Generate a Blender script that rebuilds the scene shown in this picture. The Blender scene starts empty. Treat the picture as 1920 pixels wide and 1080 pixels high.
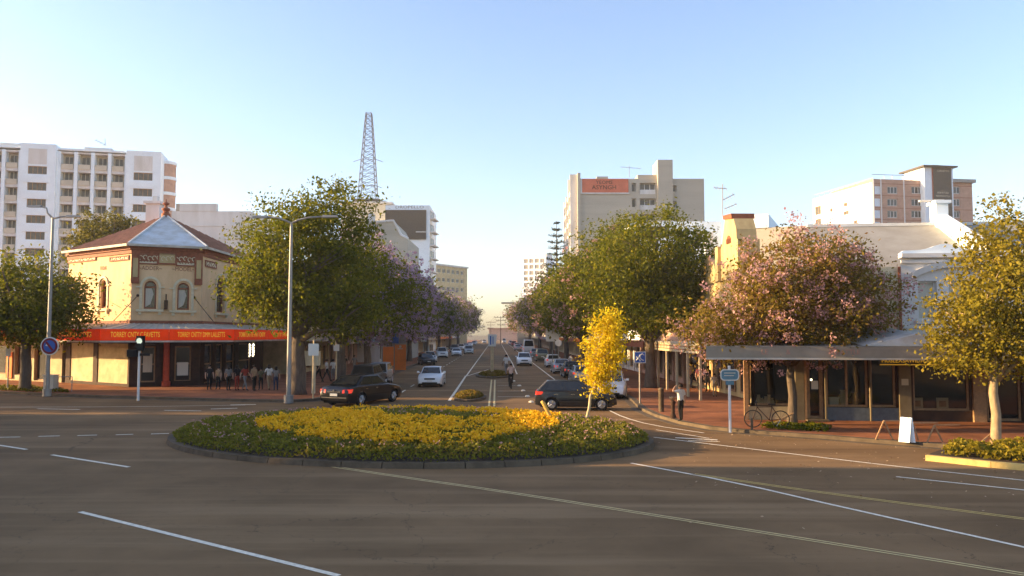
import bpy, bmesh, math, random
import numpy as np
from mathutils import Vector, Matrix
from mathutils.geometry import tessellate_polygon
random.seed(7); RNG = np.random.default_rng(11)
SC = bpy.context.scene; COL = SC.collection
R = math.radians
# ------------------------------------------------------------------ camera, sky, sun, exposure
FPX, PITCH, CAMH = 1500.0, math.atan(88 / 1500), 3.8
cam = bpy.data.cameras.new('camera'); cam.sensor_width = 36; cam.lens = 36 * FPX / 1920; cam.clip_end = 6000; cam.clip_start = 0.1
cam_o = bpy.data.objects.new('camera', cam); COL.objects.link(cam_o); SC.camera = cam_o
cam_o.location = (0, 0, CAMH); cam_o.rotation_euler = (R(90) + PITCH, 0, 0)
SUN_EL, SUN_FWD = R(12.5), R(2)          # sun low on the left, a touch beyond the camera plane
W = bpy.data.worlds.new('World'); SC.world = W; W.use_nodes = True
nt = W.node_tree; sky = nt.nodes.new('ShaderNodeTexSky'); sky.sky_type = 'NISHITA'; sky.sun_disc = False
sky.sun_elevation = SUN_EL; sky.sun_rotation = -(R(90) - SUN_FWD); sky.air_density = 1.0; sky.dust_density = 1.3; sky.ozone_density = 1.9
nt.nodes['Background'].inputs[1].default_value = 0.14
tint = nt.nodes.new('ShaderNodeMix'); tint.data_type = 'RGBA'; tint.blend_type = 'MULTIPLY'; tint.inputs[0].default_value = 1; tint.inputs[7].default_value = (1.00, .94, 1.0, 1)   # white balance of the whole sky
nt.links.new(sky.outputs[0], tint.inputs[6]); nt.links.new(tint.outputs[2], nt.nodes['Background'].inputs[0])
sl = bpy.data.lights.new('sun', 'SUN'); sl.energy = 5.0; sl.angle = R(0.6); sl.color = (1.0, 0.69, 0.34)
sun_o = bpy.data.objects.new('sun', sl); COL.objects.link(sun_o); sun_o.location = (-60, 20, 40)
to_sun = Vector((-math.cos(SUN_EL) * math.cos(SUN_FWD), math.cos(SUN_EL) * math.sin(SUN_FWD), math.sin(SUN_EL)))
sun_o.rotation_euler = to_sun.to_track_quat('Z', 'Y').to_euler()
SC.view_settings.view_transform = 'Standard'; SC.view_settings.look = 'None'; SC.view_settings.gamma = 1
SC.view_settings.exposure = 1.55
SC.cycles.max_bounces = 5; SC.cycles.diffuse_bounces = 3; SC.cycles.glossy_bounces = 2; SC.cycles.transparent_max_bounces = 8
SC.cycles.caustics_reflective = False; SC.cycles.caustics_refractive = False; SC.cycles.sample_clamp_indirect = 6

# ------------------------------------------------------------------ surveying helpers (plan positions measured on the photograph)
_F = Vector((0, math.cos(PITCH), math.sin(PITCH))); _U = Vector((0, -math.sin(PITCH), math.cos(PITCH)))
def ray(x, y): return _F + Vector(((x - 960) / FPX, 0, 0)) + _U * ((540 - y) / FPX)
def G(x, y, z=0.0):
    d = ray(x, y); t = (z - CAMH) / d.z
    return Vector((d.x * t, d.y * t, z))
def V(x, y, Y):
    d = ray(x, y); t = Y / d.y
    return Vector((d.x * t, Y, CAMH + d.z * t))
def ST(lat, Y): return Vector((-0.25 - 0.02 * Y + lat, Y, 0))       # main-street coordinates
Z = Vector((0, 0, 1))

# ------------------------------------------------------------------ materials
MATS = {}
def mat(name, col, rough=0.7, metal=0.0, var=0.0, scale=3.0, bump=0.0, col2=None, spec=0.22, emit=None, coat=0.0, stretch=None, bscale=None):
    if name in MATS: return MATS[name]
    m = bpy.data.materials.new(name); m.use_nodes = True; t = m.node_tree; p = t.nodes['Principled BSDF']
    p.inputs['Base Color'].default_value = (*col, 1); p.inputs['Roughness'].default_value = rough; p.inputs['Metallic'].default_value = metal
    p.inputs['Specular IOR Level'].default_value = spec; p.inputs['Coat Weight'].default_value = coat
    if var or col2 or bump:
        tc = t.nodes.new('ShaderNodeTexCoord'); mp = t.nodes.new('ShaderNodeMapping')
        if stretch: mp.inputs['Scale'].default_value = stretch
        t.links.new(tc.outputs['Object'], mp.inputs['Vector'])
        n = t.nodes.new('ShaderNodeTexNoise'); n.inputs['Scale'].default_value = scale; n.inputs['Detail'].default_value = 6; n.inputs['Roughness'].default_value = 0.62
        t.links.new(mp.outputs[0], n.inputs['Vector'])
        if var or col2:
            r = t.nodes.new('ShaderNodeValToRGB'); e = r.color_ramp.elements
            c2 = col2 or tuple(c * (1 - var) for c in col); c1 = col if col2 else tuple(min(1, c * (1 + var)) for c in col)
            e[0].position = 0.32; e[0].color = (*c2, 1); e[1].position = 0.68; e[1].color = (*c1, 1)
            t.links.new(n.outputs['Fac'], r.inputs['Fac']); t.links.new(r.outputs[0], p.inputs['Base Color'])
        if bump:
            n2 = n
            if bscale:
                n2 = t.nodes.new('ShaderNodeTexNoise'); n2.inputs['Scale'].default_value = bscale; n2.inputs['Detail'].default_value = 4
                t.links.new(mp.outputs[0], n2.inputs['Vector'])
            b = t.nodes.new('ShaderNodeBump'); b.inputs['Strength'].default_value = bump; b.inputs['Distance'].default_value = 0.05
            t.links.new(n2.outputs['Fac'], b.inputs['Height']); t.links.new(b.outputs[0], p.inputs['Normal'])
    if emit:
        p.inputs['Emission Color'].default_value = (*emit[0], 1); p.inputs['Emission Strength'].default_value = emit[1]
    MATS[name] = m; return m
def leaf_mat(name, cols, trans=0.45, rough=0.6):
    """leaves: every leaf gets its own tint; part of the light passes through"""
    m = bpy.data.materials.new(name); m.use_nodes = True; t = m.node_tree; t.nodes.clear()
    out = t.nodes.new('ShaderNodeOutputMaterial'); g = t.nodes.new('ShaderNodeNewGeometry'); r = t.nodes.new('ShaderNodeValToRGB')
    els = r.color_ramp.elements
    for i, c in enumerate(cols):
        pos = i / max(1, len(cols) - 1)
        e = els[i] if i < 2 else els.new(pos)
        e.position = pos; e.color = (*c, 1)
    t.links.new(g.outputs['Random Per Island'], r.inputs[0])
    d = t.nodes.new('ShaderNodeBsdfPrincipled'); d.inputs['Roughness'].default_value = rough; d.inputs['Specular IOR Level'].default_value = 0.12
    tr = t.nodes.new('ShaderNodeBsdfTranslucent'); mx = t.nodes.new('ShaderNodeMixShader'); mx.inputs[0].default_value = trans
    t.links.new(r.outputs[0], d.inputs['Base Color']); t.links.new(r.outputs[0], tr.inputs['Color'])
    t.links.new(d.outputs[0], mx.inputs[1]); t.links.new(tr.outputs[0], mx.inputs[2]); t.links.new(mx.outputs[0], out.inputs[0])
    MATS[name] = m; return m
def shop_glass():
    m = bpy.data.materials.new('shop_glass'); m.use_nodes = True; t = m.node_tree; t.nodes.clear()
    out = t.nodes.new('ShaderNodeOutputMaterial'); tr = t.nodes.new('ShaderNodeBsdfTransparent'); tr.inputs[0].default_value = (.82, .82, .78, 1)
    gl = t.nodes.new('ShaderNodeBsdfGlossy'); gl.inputs['Roughness'].default_value = 0.03
    fr = t.nodes.new('ShaderNodeFresnel'); fr.inputs[0].default_value = 1.5; mx = t.nodes.new('ShaderNodeMixShader')
    t.links.new(fr.outputs[0], mx.inputs[0]); t.links.new(tr.outputs[0], mx.inputs[1]); t.links.new(gl.outputs[0], mx.inputs[2]); t.links.new(mx.outputs[0], out.inputs[0])
    MATS['shop_glass'] = m
shop_glass()
def asphalt():
    m = bpy.data.materials.new('asphalt'); m.use_nodes = True; t = m.node_tree; p = t.nodes['Principled BSDF']
    tc = t.nodes.new('ShaderNodeTexCoord')
    def noise(s, det, vec=None, rough=.6):
        n = t.nodes.new('ShaderNodeTexNoise'); n.inputs['Scale'].default_value = s; n.inputs['Detail'].default_value = det; n.inputs['Roughness'].default_value = rough
        t.links.new(vec or tc.outputs['Object'], n.inputs['Vector']); return n
    mp = t.nodes.new('ShaderNodeMapping'); mp.inputs['Rotation'].default_value = (0, 0, R(-28)); mp.inputs['Scale'].default_value = (.05, .8, 1); t.links.new(tc.outputs['Object'], mp.inputs['Vector'])
    a = noise(1.0, 5, mp.outputs[0]); b = noise(.22, 7); c = noise(60, 2); e = noise(4.0, 6, None, .7)
    def mixc(f, c1, c2, lo, hi):
        r = t.nodes.new('ShaderNodeMapRange'); r.inputs[1].default_value = lo; r.inputs[2].default_value = hi; t.links.new(f, r.inputs[0])
        x = t.nodes.new('ShaderNodeMix'); x.data_type = 'RGBA'; t.links.new(r.outputs[0], x.inputs[0])
        for i, cc in ((6, c1), (7, c2)):
            if isinstance(cc, tuple): x.inputs[i].default_value = (*cc, 1)
            else: t.links.new(cc, x.inputs[i])
        return x.outputs[2]
    k = mixc(b.outputs[0], (.165, .100, .048), (.255, .155, .075), .35, .65)
    k = mixc(a.outputs[0], k, (.32, .205, .105), .50, .74)
    vo = t.nodes.new('ShaderNodeTexVoronoi'); vo.feature = 'DISTANCE_TO_EDGE'; vo.inputs['Scale'].default_value = .22; dis = noise(1.1, 5)
    va = t.nodes.new('ShaderNodeVectorMath'); va.operation = 'MULTIPLY_ADD'; va.inputs[1].default_value = (1.6, 1.6, 0); t.links.new(dis.outputs[1], va.inputs[0]); t.links.new(tc.outputs['Object'], va.inputs[2]); t.links.new(va.outputs[0], vo.inputs['Vector'])
    k = mixc(vo.outputs[0], (.10, .068, .038), k, .0003, .0016)
    mp2 = t.nodes.new('ShaderNodeMapping'); mp2.inputs['Rotation'].default_value = (0, 0, R(-31)); mp2.inputs['Scale'].default_value = (.018, .55, 1); t.links.new(tc.outputs['Object'], mp2.inputs['Vector']); tr_ = noise(1.0, 3, mp2.outputs[0])
    k = mixc(tr_.outputs[0], k, (.145, .086, .042), .54, .72)
    k2 = mixc(e.outputs[0], k, (.125, .074, .036), .60, .80)
    k3 = mixc(c.outputs[0], k2, (.24, .165, .09), .62, .9)
    t.links.new(k3, p.inputs['Base Color']); p.inputs['Roughness'].default_value = .82; p.inputs['Specular IOR Level'].default_value = .06
    bp = t.nodes.new('ShaderNodeBump'); bp.inputs['Strength'].default_value = .35; bp.inputs['Distance'].default_value = .01
    t.links.new(c.outputs[0], bp.inputs['Height']); t.links.new(bp.outputs[0], p.inputs['Normal']); MATS['asphalt'] = m
asphalt()
def paving():
    m = bpy.data.materials.new('paving'); m.use_nodes = True; t = m.node_tree; p = t.nodes['Principled BSDF']
    tc = t.nodes.new('ShaderNodeTexCoord'); mp = t.nodes.new('ShaderNodeMapping'); mp.inputs['Rotation'].default_value = (0, 0, R(40)); t.links.new(tc.outputs['Object'], mp.inputs[0])
    b = t.nodes.new('ShaderNodeTexBrick'); b.inputs['Scale'].default_value = 4.2; b.inputs['Mortar Size'].default_value = .012
    b.inputs['Color1'].default_value = (.29, .115, .055, 1); b.inputs['Color2'].default_value = (.36, .14, .066, 1); b.inputs['Mortar'].default_value = (.22, .10, .05, 1)
    n = t.nodes.new('ShaderNodeTexNoise'); n.inputs['Scale'].default_value = .7; n.inputs['Detail'].default_value = 6; t.links.new(tc.outputs['Object'], n.inputs[0])
    r = t.nodes.new('ShaderNodeMapRange'); r.inputs[1].default_value = .3; r.inputs[2].default_value = .7; r.inputs[3].default_value = .6; r.inputs[4].default_value = 1.15; t.links.new(n.outputs[0], r.inputs[0])
    mx = t.nodes.new('ShaderNodeVectorMath'); mx.operation = 'SCALE'; t.links.new(mp.outputs[0], b.inputs[0]); t.links.new(b.outputs[0], mx.inputs[0]); t.links.new(r.outputs[0], mx.inputs['Scale'])
    t.links.new(mx.outputs[0], p.inputs['Base Color']); p.inputs['Roughness'].default_value = .8; p.inputs['Specular IOR Level'].default_value = .1; MATS['paving'] = m
paving()
M = mat
M('kerb', (.12, .088, .055), .85, var=.3, scale=2, bump=.2)
M('kerb_yellow', (.55, .40, .14), .8, var=.25, scale=3)
M('ground', (.16, .13, .09), .95, var=.3, scale=.2)
M('paint_white', (.80, .71, .55), .8, var=.22, scale=9, spec=.08)
M('paint_cream', (.66, .50, .22), .65, var=.2, scale=9)
M('paint_yellow', (.66, .46, .14), .65, var=.2, scale=9)
M('cream_wall', (.82, .56, .31), .85, col2=(.68, .45, .23), scale=1.4, bump=.15, stretch=(1, 1, .35))
M('cream_trim', (.66, .57, .38), .75, var=.12, scale=4)
M('brown_trim', (.27, .09, .045), .7, var=.25, scale=5)
M('roof_red', (.36, .175, .11), .6, var=.25, scale=2.5, stretch=(1, 1, .3))
M('roof_white', (.62, .63, .63), .5, col2=(.45, .42, .36), scale=1.3)
M('awning_tin', (.50, .45, .37), .5, var=.25, scale=1.6)
M('sign_red', (.92, .06, .006), .7, var=.12, scale=2, spec=.08, emit=((1, .05, .004), .07))  # faint emission added to brighten the shaded red fascia
M('sign_gold', (.90, .55, .05), .6, spec=.1, emit=((1, .55, .05), .12))  # small glow added so the gold letters and trim read brighter in shade
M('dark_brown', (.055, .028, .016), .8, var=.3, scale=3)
M('red_post', (.42, .07, .03), .5, var=.2)
M('shutter_cream', (.50, .40, .22), .75, var=.22, scale=1.5)
M('glass_dark', (.025, .024, .022), .08, spec=.6)
M('glass_flat', (.10, .095, .075), .25, spec=.5, var=.4, scale=1.0)
M('curtain', (.55, .52, .42), .8, var=.15, scale=6, stretch=(6, 6, .2))
M('white_wall', (.79, .87, .91), .8, var=.06, scale=.5, bump=.05)
M('white_stain', (.76, .74, .71), .85, col2=(.58, .55, .50), scale=.6, stretch=(1, 1, .25))
M('tan_wall', (.58, .52, .41), .85, var=.12, scale=.4)
M('concrete', (.53, .475, .38), .9, col2=(.44, .39, .305), scale=.35, stretch=(.15, .15, 1.6))
M('pink_brick', (.50, .31, .225), .85, var=.12, scale=1.0)
M('church_wall', (.58, .45, .22), .85, col2=(.40, .28, .13), scale=1.1, stretch=(1, 1, .4))
M('roof_grey', (.36, .335, .29), .7, col2=(.29, .265, .22), scale=1.2)
M('dark_panel', (.10, .085, .065), .6, var=.15)
M('sign_coral', (.62, .16, .09), .6, var=.12, scale=.5)
M('ink', (.06, .03, .02), .7)
M('ink_pale', (.60, .55, .42), .7)
M('steel_pale', (.30, .28, .25), .5, metal=.35, var=.12)
M('steel_white', (.72, .70, .66), .45)
M('steel_lattice', (.17, .155, .15), .7)
M('pier_tan', (.20, .155, .09), .85, var=.2, scale=2)
M('black', (.012, .011, .010), .5)
M('rubber', (.018, .017, .016), .8)
M('chrome', (.55, .54, .52), .25, metal=1)
M('alloy', (.45, .44, .42), .35, metal=.9)
M('lens_red', (.45, .02, .015), .2, emit=((1, .08, .04), .25))
M('lens_clear', (.75, .75, .72), .12)
M('plate', (.68, .66, .58), .5)
M('sign_blue', (.05, .12, .38), .45)
M('sign_teal', (.10, .20, .25), .5, var=.2)
M('banner_orange', (.75, .19, .025), .7, var=.12, scale=1.5)
M('post_yellow', (.62, .36, .08), .6, var=.15)
M('bark', (.16, .12, .085), .95, col2=(.08, .06, .045), scale=9, bump=.8, stretch=(1, 1, .25))
M('bark_pale', (.42, .31, .18), .9, col2=(.26, .18, .10), scale=7, bump=.6, stretch=(1, 1, .5))
M('stake', (.55, .42, .24), .8, var=.2)
M('fascia_grey', (.27, .235, .185), .7, var=.15, scale=1.5)
M('faded_red', (.40, .22, .17), .8)
M('soil', (.07, .05, .035), .95, var=.3)
M('blue_tile', (.10, .12, .14), .5, var=.2, scale=6)
M('timber', (.34, .20, .10), .7, var=.25, scale=8)
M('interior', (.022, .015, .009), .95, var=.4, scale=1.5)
M('cloth_cream', (.52, .42, .26), .9)
M('lamp_on', (1, .9, .7), .5, emit=((1, .85, .55), 2.2))
M('green_lens', (.6, .65, .5), .3, emit=((.9, 1, .75), .25))
leaf_mat('leaf_green', [(.060, .075, .004), (.155, .165, .008), (.110, .124, .006), (.30, .255, .014)], .5)
leaf_mat('leaf_dark', [(.060, .062, .005), (.13, .122, .007), (.20, .165, .010)])
leaf_mat('leaf_conifer', [(.018, .028, .012), (.04, .052, .020)], .2)
leaf_mat('leaf_gold', [(.14, .125, .012), (.30, .235, .020), (.20, .17, .015), (.42, .31, .035)])
leaf_mat('leaf_yellow', [(.55, .40, .01), (.80, .62, .02), (.70, .54, .012), (.55, .33, .012)], .45)
leaf_mat('leaf_olive', [(.12, .10, .014), (.25, .19, .022), (.20, .11, .03), (.34, .25, .035)], .55)
leaf_mat('blossom_pink', [(.46, .24, .23), (.64, .38, .34), (.55, .31, .30)], .45)
leaf_mat('blossom_purple', [(.32, .21, .30), (.48, .35, .45), (.40, .28, .37)], .45)
leaf_mat('cover_green', [(.12, .125, .014), (.26, .235, .026), (.20, .19, .02), (.30, .21, .05)], .45)
leaf_mat('flower_yellow', [(.80, .42, .008), (.95, .60, .03), (.90, .52, .015)], .25)
leaf_mat('litter', [(.30, .18, .07), (.55, .40, .25), (.40, .22, .10)], .1)

# ------------------------------------------------------------------ object helpers
BASE = {}
def tag(o, label=None, cat=None, group=None, kind=None):
    if label: o['label'] = label
    if cat: o['category'] = cat
    if group: o['group'] = group
    if kind: o['kind'] = kind
    return o
def thing(name, label, cat, loc=(0, 0, 0), rz=0, group=None):
    o = bpy.data.objects.new(name, None); COL.objects.link(o); o.location = loc; o.rotation_euler = (0, 0, rz); o.empty_display_size = .2
    BASE[o.name] = Vector(loc) if rz == 0 else Vector((0, 0, 0))
    return tag(o, label, cat, group)
def children(o): return [c for c in bpy.data.objects if c.parent == o]
class Fr:
    """upright frame: u runs left to right along the face, z up, n out of the face"""
    def __init__(s, O, U):
        s.O = Vector(O); s.U = Vector(U).normalized(); s.N = s.U.cross(Z)
    def p(s, u, z, n=0): return s.O + s.U * u + Z * z + s.N * n
    def on(s, x, y, n=0):
        d = ray(x, y); c = Vector((0, 0, CAMH)); P = s.O + s.N * n
        t = (P - c).dot(s.N) / d.dot(s.N); q = c + d * t - s.O
        return q.dot(s.U), q.z
class MB:
    def __init__(s): s.v, s.f, s.m = [], [], []
    def poly(s, pts, m=0):
        i = len(s.v); s.v += [Vector(p) for p in pts]; s.f.append(list(range(i, i + len(pts)))); s.m.append(m); return s
    def hexa(s, b, t, m=0):
        i = len(s.v); s.v += [Vector(p) for p in b] + [Vector(p) for p in t]
        for q in ((3, 2, 1, 0), (4, 5, 6, 7), (0, 1, 5, 4), (1, 2, 6, 5), (2, 3, 7, 6), (3, 0, 4, 7)): s.f.append([i + k for k in q]); s.m.append(m)
        return s
    def bx(s, x0, x1, y0, y1, z0, z1, m=0):
        return s.hexa([(x0, y0, z0), (x1, y0, z0), (x1, y1, z0), (x0, y1, z0)], [(x0, y0, z1), (x1, y0, z1), (x1, y1, z1), (x0, y1, z1)], m)
    def fb(s, F, u0, u1, z0, z1, n0, n1, m=0):
        q = [(u0, n1), (u1, n1), (u1, n0), (u0, n0)]
        return s.hexa([F.p(u, z0, n) for u, n in q], [F.p(u, z1, n) for u, n in q], m)
    def prism(s, F, pts, n0, n1, m=0):
        i = len(s.v); k = len(pts); s.v += [F.p(u, z, n1) for u, z in pts] + [F.p(u, z, n0) for u, z in pts]
        s.f.append([i + j for j in range(k)]); s.f.append([i + k + j for j in reversed(range(k))]); s.m += [m, m]
        for j in range(k): s.f.append([i + j, i + k + j, i + k + (j + 1) % k, i + (j + 1) % k]); s.m.append(m)
        return s
    def slab(s, pts, z0, z1, m=0):
        i = len(s.v); k = len(pts); s.v += [Vector((p[0], p[1], z1)) for p in pts] + [Vector((p[0], p[1], z0)) for p in pts]
        s.f.append([i + j for j in range(k)]); s.f.append([i + k + j for j in reversed(range(k))]); s.m += [m, m]
        for j in range(k): s.f.append([i + j, i + k + j, i + k + (j + 1) % k, i + (j + 1) % k]); s.m.append(m)
        return s
    def tube(s, pts, rad, seg=8, m=0, cap=True):
        pts = [Vector(p) for p in pts]; n = len(pts); rad = rad if isinstance(rad, (list, tuple)) else [rad] * n
        i0 = len(s.v); a = None
        for k, p in enumerate(pts):
            d = (pts[min(k + 1, n - 1)] - pts[max(k - 1, 0)]).normalized()
            if a is None: a = d.cross(Vector((0.31, 0.87, .2)) if abs(d.z) > .7 else Z).normalized()
            a = (a - d * a.dot(d)).normalized(); b = d.cross(a)
            for j in range(seg):
                t = 2 * math.pi * j / seg; s.v.append(p + (a * math.cos(t) + b * math.sin(t)) * rad[k])
        for k in range(n - 1):
            for j in range(seg):
                j2 = (j + 1) % seg; s.f.append([i0 + k * seg + j, i0 + k * seg + j2, i0 + (k + 1) * seg + j2, i0 + (k + 1) * seg + j]); s.m.append(m)
        if cap:
            s.f.append([i0 + j for j in reversed(range(seg))]); s.f.append([i0 + (n - 1) * seg + j for j in range(seg)]); s.m += [m, m]
        return s
    def lathe(s, prof, c, ax='Z', seg=16, m=0):
        c = Vector(c); i0 = len(s.v); n = len(prof)
        for r, h in prof:
            for j in range(seg):
                t = 2 * math.pi * j / seg; a, b = r * math.cos(t), r * math.sin(t)
                s.v.append(c + (Vector((a, b, h)) if ax == 'Z' else Vector((h, a, b)) if ax == 'X' else Vector((b, h, a))))
        for k in range(n - 1):
            for j in range(seg):
                j2 = (j + 1) % seg; s.f.append([i0 + k * seg + j, i0 + k * seg + j2, i0 + (k + 1) * seg + j2, i0 + (k + 1) * seg + j]); s.m.append(m)
        s.f.append([i0 + j for j in reversed(range(seg))]); s.f.append([i0 + (n - 1) * seg + j for j in range(seg)]); s.m += [m, m]
        return s
    def holed(s, F, u0, u1, z0, z1, holes, depth, m=0, n=0):
        """wall face with openings and their reveals"""
        outer = [F.p(u0, z0, n), F.p(u1, z0, n), F.p(u1, z1, n), F.p(u0, z1, n)]
        rects = all(len(h) == 4 and not isinstance(h[0], tuple) for h in holes)
        if rects:
            us = sorted({u0, u1} | {v for h in holes for v in h[:2]}); zs = sorted({z0, z1} | {v for h in holes for v in h[2:]})
            us = [u for u in us if u0 <= u <= u1]; zs = [q for q in zs if z0 <= q <= z1]
            for a, b in zip(us, us[1:]):
                for c, d in zip(zs, zs[1:]):
                    mu, mz = (a + b) / 2, (c + d) / 2
                    if not any(h[0] < mu < h[1] and h[2] < mz < h[3] for h in holes):
                        s.poly([F.p(a, c, n), F.p(b, c, n), F.p(b, d, n), F.p(a, d, n)], m)
            loops = [[(h[0], h[2]), (h[1], h[2]), (h[1], h[3]), (h[0], h[3])] for h in holes]
        else:
            loops = [h if isinstance(h[0], tuple) else [(h[0], h[2]), (h[1], h[2]), (h[1], h[3]), (h[0], h[3])] for h in holes]
            L2 = [[Vector((u, z, 0)) for u, z in [(u0, z0), (u1, z0), (u1, z1), (u0, z1)]]] + [[Vector((u, z, 0)) for u, z in reversed(l)] for l in loops]
            flat = [p for l in L2 for p in l]; i = len(s.v); s.v += [F.p(p.x, p.y, n) for p in flat]
            for tri in tessellate_polygon(L2):
                a, b, c = (flat[k] for k in tri)
                k = tri if (b - a).cross(c - a).z > 0 else tri[::-1]
                s.f.append([i + j for j in k]); s.m.append(m)
        for l in loops:
            k = len(l)
            for j in range(k):
                a, b = l[j], l[(j + 1) % k]
                s.poly([F.p(*a, n), F.p(*a, n - depth), F.p(*b, n - depth), F.p(*b, n)], m)
        return s
    def build(s, name, mats, parent=None, smooth=False, angle=None):
        me = bpy.data.meshes.new(name)
        b = BASE.get(parent.name, Vector()) if parent else Vector()
        if parent and parent.name not in BASE and parent.parent: b = BASE.get(parent.parent.name, Vector())
        me.from_pydata([(v - b)[:] for v in s.v], [], s.f)
        for mm in (mats if isinstance(mats, (list, tuple)) else [mats]): me.materials.append(MATS[mm] if isinstance(mm, str) else mm)
        if len(me.materials) > 1: me.polygons.foreach_set('material_index', s.m)
        if smooth:
            me.polygons.foreach_set('use_smooth', [True] * len(me.polygons))
            if angle: me.set_sharp_from_angle(angle=R(angle))
        o = bpy.data.objects.new(name, me); COL.objects.link(o); o.parent = parent; return o
def single(mb, name, label, cat, mats, loc=None, group=None, **k):
    """a thing that is one mesh; origin moved to its base"""
    o = mb.build(name, mats, None, **k)
    if loc is not None:
        o.data.transform(Matrix.Translation(-Vector(loc))); o.location = loc
    return tag(o, label, cat, group)
def copy_tree(o, parent=None, paint=None):
    c = o.copy(); COL.objects.link(c); c.parent = parent
    for ch in KIDS.get(o.name) or children(o): copy_tree(ch, c, paint)
    if paint and c.type == 'MESH' and c.data.materials and c.data.materials[0].name.startswith('carpaint'):
        c.material_slots[0].link = 'OBJECT'; c.material_slots[0].material = paint
    return c
KIDS = {}
def arch(cu, w, z0, zs, rise, n=8):
    """outline of an arched opening: rectangle to the springing zs, then a (segmental) arch"""
    pts = [(cu - w / 2, z0), (cu + w / 2, z0)]
    for k in range(n + 1):
        t = math.pi * k / n; pts.append((cu + w / 2 * math.cos(t), zs + rise * math.sin(t)))
    return pts
def text(s, F, u, z, n, size, material, parent, width=None, name='lettering', extr=.006, align='CENTER'):
    cu = bpy.data.curves.new(name, 'FONT'); cu.body = s; cu.size = size; cu.align_x = align; cu.align_y = 'CENTER'; cu.extrude = extr; cu.resolution_u = 2
    o = bpy.data.objects.new(name, cu); COL.objects.link(o); cu.materials.append(MATS[material])
    b = BASE.get(parent.name) if parent.name in BASE else BASE.get(parent.parent.name, Vector())
    rot = Matrix((F.U, Z, F.N)).transposed().to_4x4()
    sx = 1.0
    if width: sx = width / (len(s) * size * .62)
    o.matrix_local = Matrix.Translation(F.p(u, z, n) - b) @ rot @ Matrix.Diagonal((sx, 1, 1, 1)); o.parent = parent
    return o

# ------------------------------------------------------------------ ground, roads, footpaths
g = MB(); g.poly([(-3000, -500, -.03), (3000, -500, -.03), (3000, 5000, -.03), (-3000, 5000, -.03)]); tag(g.build('ground', 'ground'), kind='structure')
rd = MB(); rd.poly([(-160, -40, 0), (160, -40, 0), (160, 75, 0), (-160, 75, 0)])
rd.poly([ST(-14, 75), ST(14, 75), ST(14, 560), ST(-14, 560)])
road = tag(rd.build('road', 'asphalt'), kind='structure')
def pxl(pts, z=0): return [G(x, y, z) for x, y in pts]
left_kerb = [Vector((-120, 84, 0)), Vector((-60, 62, 0))] + pxl([(0, 738), (90, 742), (200, 746.5), (330, 750), (450, 753), (540, 754.5)]) + [G(590, 752), G(618, 746), ST(-9.9, 52), ST(-9.8, 58), ST(-9.8, 75)]
left_far = [ST(-9.8, 120), ST(-9.8, 200), ST(-9.8, 330), ST(-9.8, 560)]
right_kerb = [ST(8.2, 560), ST(8.2, 330), ST(8.2, 200), ST(8.2, 120), ST(8.2, 75), ST(8.2, 52), ST(8.0, 46), G(1200, 769), G(1228, 782), G(1275, 796), G(1330, 806), G(1400, 813), G(1540, 823), G(1700, 836), G(1920, 851), Vector((40, 8, 0)), Vector((90, -30, 0))]
def footpath(name, kerb, back):
    F_ = MB(); K = MB(); n = len(kerb); H = .14; inner = []
    for i, p in enumerate(kerb):
        d = (kerb[min(i + 1, n - 1)] - kerb[max(i - 1, 0)]).normalized(); inner.append(p + Vector((-d.y, d.x, 0)) * .32)
    for i in range(n - 1):
        a, b, c, d = kerb[i], kerb[i + 1], inner[i + 1], inner[i]
        K.hexa([a - Z * .1, b - Z * .1, c - Z * .1, d - Z * .1], [a + Z * H, b + Z * H, c + Z * H, d + Z * H])
        gut = [p - (inner[j] - p).normalized() * .35 for j, p in ((i, a), (i + 1, b))]
        K.hexa([gut[0] - Z * .05, gut[1] - Z * .05, b - Z * .05, a - Z * .05], [gut[0] + Z * .006, gut[1] + Z * .006, b + Z * .01, a + Z * .01])
    F_.slab([p for p in inner] + back, -.1, H + .004)
    f = tag(F_.build(name, 'paving'), kind='structure'); k = K.build('kerb', 'kerb', f); return f
footpath('footpath_left', left_kerb + left_far, [ST(-40, 560), ST(-160, 300), Vector((-160, 120, 0))])
footpath('footpath_right', right_kerb, [Vector((160, -30, 0)), Vector((160, 300, 0)), ST(40, 560)])

def marking(pts, w, m='paint_white', gap=None):
    """painted line along ground points; gap = double line"""
    P = [Vector((p[0], p[1], 0)) for p in pts]; mb = MB(); offs = [0] if gap is None else [-gap / 2, gap / 2]
    for of in offs:
        L, Rr = [], []
        for i, p in enumerate(P):
            d = (P[min(i + 1, len(P) - 1)] - P[max(i - 1, 0)]).normalized(); q = Vector((-d.y, d.x, 0))
            L.append(p + q * (of + w / 2)); Rr.append(p + q * (of - w / 2))
        for i in range(len(P) - 1):
            mb.poly([v + Z * .006 for v in (Rr[i], Rr[i + 1], L[i + 1], L[i])])
    return mb.build('lane_marking', m, road)
def pm(px, w, m='paint_white', gap=None):
    P = pxl(px)
    if len(P) > 2:       # smooth the bends
        Q = [P[0]]
        for a, b in zip(P, P[1:]): Q += [a.lerp(b, .25), a.lerp(b, .75)]
        P = Q + [P[-1]]
    marking(P, w, m, gap)
pm([(-40, 829), (50, 843)], .13); pm([(97, 853), (242, 876)], .13); pm([(150, 960), (635, 1080)], .12); pm([(700, 1096), (1000, 1175)], .12)
for a, b, y in ((-12, 38, 820), (72, 112, 818), (145, 182, 816.5), (217, 250, 815), (283, 317, 813.5)): pm([(a, y + .4), (b, y - .6)], .14)
pm([(70, 766.5), (150, 768)], .16); pm([(308, 769.5), (377, 770.5)], .16); pm([(0, 763.5), (230, 763), (460, 759.5)], .10); pm([(395, 767), (445, 765.5)], .2); pm([(432, 759.5), (480, 758.5)], .25)
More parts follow.
